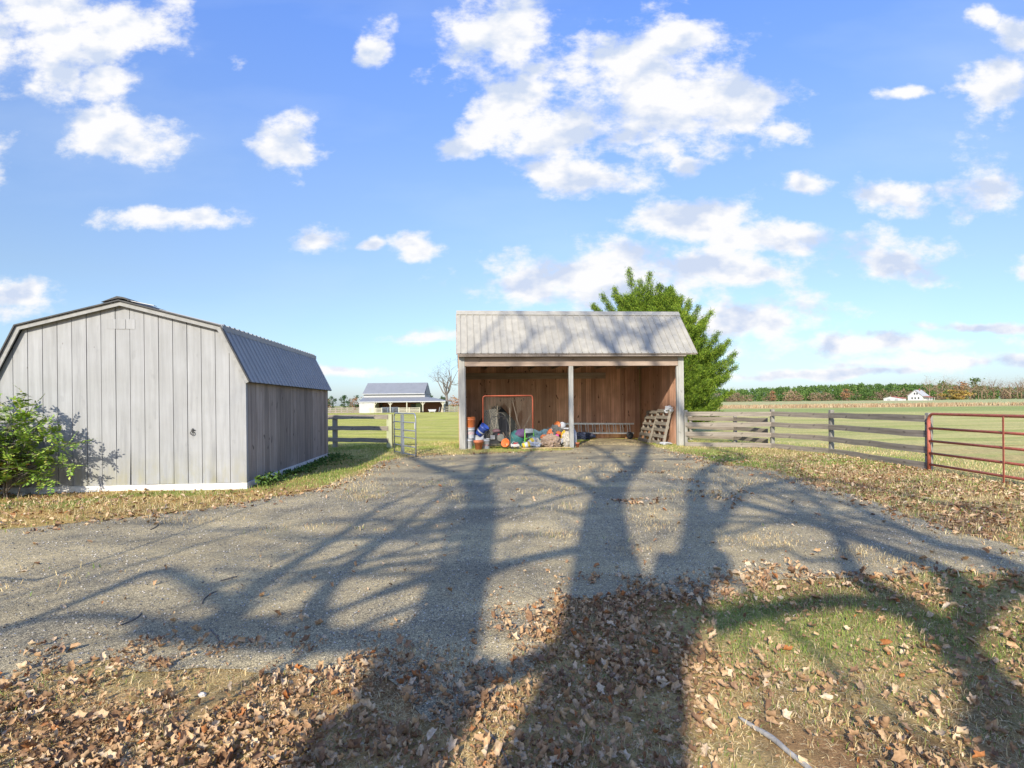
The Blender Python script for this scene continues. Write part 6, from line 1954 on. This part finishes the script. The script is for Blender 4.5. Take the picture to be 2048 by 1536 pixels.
# pallets leaning on the right wall
def pallet(label, u, v0, v1, lean, h, gap_seed):
    """stands on its edge along the wall from v0 to v1"""
    e = put('pallet', label, 'pallet', u, v0, 0, 0, 'wooden pallets leaning on the right wall')
    ln = v1 - v0
    T = Matrix.Rotation(lean, 4, 'Y')
    rr = random.Random(gap_seed)
    m1 = wood('pallet_wood', (0.17, 0.15, 0.12), (0.36, 0.32, 0.26), 1, isl=0.4, knots=0.3, stain=(.2, .17, .13))
    for k in range(3):
        y = ln * k / 2 * 0.96 + 0.02
        mb = MB(); mb.box(0.025, 0.115, y - 0.02, y + 0.02, 0, h, M=T); mb.build('stringer', m1, e)
    zz = 0.0
    for k in range(6):
        z = k * (h - 0.1) / 5
        mb = MB(); mb.box(0.0, 0.02, -0.01, ln + 0.01, z, z + rr.uniform(0.09, 0.13), M=T); mb.build('slat', m1, e)
    for k in range(3):
        z = k * (h - 0.1) / 2
        mb = MB(); mb.box(0.12, 0.14, -0.01, ln + 0.01, z, z + 0.1, M=T); mb.build('slat', m1, e)
    return e
uR = SH_W - 0.05
pallet('dark pallet deeper in the shelter, left of its pair', uR - 0.62, 2.0, 3.2, 0.33, 1.28, 2)
pallet('pale nearer pallet with a white rag on top', uR - 0.50, 0.75, 1.92, 0.22, 1.30, 5)
lump('white_rag', 'crumpled white rag hung over the nearer pallet top', 'rag', uR - 0.17, 0.85, 1.28, (.13, .12, .10), M_wplast, 51, .3, n=(18, 12))
lump('white_rag', 'white cloth lying at the foot of the nearer pallet', 'rag', uR - 0.45, 0.55, .05, (.22, .12, .05), M_wplast, 52, .25, n=(18, 12))

# bracket post added out of view at left, shaped to throw the thin angular shadow
tip = G(80, 1162); tip = Vector((tip.x - L.x * 3, tip.y - L.y * 3, 1.5)); a_ = G(0, 1157); b_ = G(0, 1190)
e = empty('shadow_bracket', (tip.x - 1.1, tip.y + 0.1, 0), 0, 'unseen thin black bracket post, added left of the picture edge to throw an angular shadow', 'post')
o_ = e.location
mb = MB(); mb.tube([(0, 0, -.05), (0, 0, 1.75)], 0.03, 8); mb.build('pole', M_dark, e)
pa_ = Vector((a_.x, a_.y, 0)) - L * 3; pb_ = Vector((b_.x, b_.y, 0)) - L * 2.5
t_ = tip - o_
for nm_, q_ in (('arm', pa_ - o_), ('stay', pb_ - o_)):
    d_ = (q_ - t_); k_ = (-t_.x) / d_.x
    mb = MB(); mb.tube([t_, t_ + d_ * k_], 0.013, 8); mb.build(nm_, M_dark, e)
# ------------------------------------------------------------------ loose things on the ground
def stick(label, pts, r, mat=M_bark, name='stick', cat='stick'):
    P = [Vector((G(a, b).x, G(a, b).y, gh(G(a, b).x, G(a, b).y) + r[0] + 0.006)) for a, b in pts]
    o0 = P[0].copy(); mb = MB(); sp_ = smooth_path(list(zip([p - o0 for p in P], r)), 4)
    mb.tube([p for p, _ in sp_], [q for _, q in sp_], 7)
    o = mb.build(name, mat, None, smooth=True); o.location = o0
    return tag(o, label, cat)
pale = bark('bleached_wood', (0.25, 0.24, 0.22), (0.44, 0.42, 0.39))
stick('bleached silvery root half buried at the bottom right', [(1478, 1440), (1512, 1462), (1545, 1482), (1575, 1508), (1620, 1545), (1680, 1600)], [0.006, 0.012, 0.014, 0.012, 0.012, 0.01], pale, 'tree_root', 'root')
stick('dark forked twig lying on the sunlit left of the drive', [(242, 1253), (262, 1245), (275, 1238), (283, 1229)], [0.004, 0.006, 0.006, 0.004])
stick('short red-brown twig on the drive left of the big branch shadow', [(440, 1166), (455, 1162), (475, 1156)], [0.004, 0.006, 0.004])
stick('curved thin twig in the left branch shadow', [(404, 1212), (410, 1200), (425, 1190), (435, 1186)], [0.004, 0.005, 0.005, 0.003])
stick('bent twig lying in the dark shade on the left drive', [(418, 1258), (432, 1272), (438, 1282), (436, 1296)], [0.003, 0.005, 0.004, 0.004])
stick('small twig near the grass edge before the shed', [(300, 1060), (312, 1054), (318, 1048)], [0.005, 0.006, 0.004])
stick('thin stick crossing the lit round patch of drive', [(1048, 1186), (1072, 1198), (1095, 1210), (1112, 1218)], [0.002, 0.003, 0.003, 0.002])
stick('long thin stick lying across the leaves bottom centre', [(955, 1450), (985, 1480), (1005, 1510), (1018, 1545)], [0.004, 0.006, 0.006, 0.005])
stick('curved stick at the grass edge of the right drive', [(1552, 1144), (1575, 1152), (1590, 1160), (1600, 1164)], [0.004, 0.007, 0.006, 0.004])
def rock(label, px, py, r, seed):
    p = G(px, py); mb = MB(); mb.blob((0, 0, r * .35), (r, r * .8, r * .6), seed, 10, 7, .18)
    o = mb.build('stone', plain('pale_stone', (0.55, 0.52, 0.47), 0.85), None); o.location = (p.x, p.y, gh(p.x, p.y)); tag(o, label, 'stone')
rock('white stone at the leafy edge of the drive, bottom left', 405, 1385, 0.022, 3)
rock('pale stone near the shrub at the left shed corner', 45, 990, 0.07, 5)
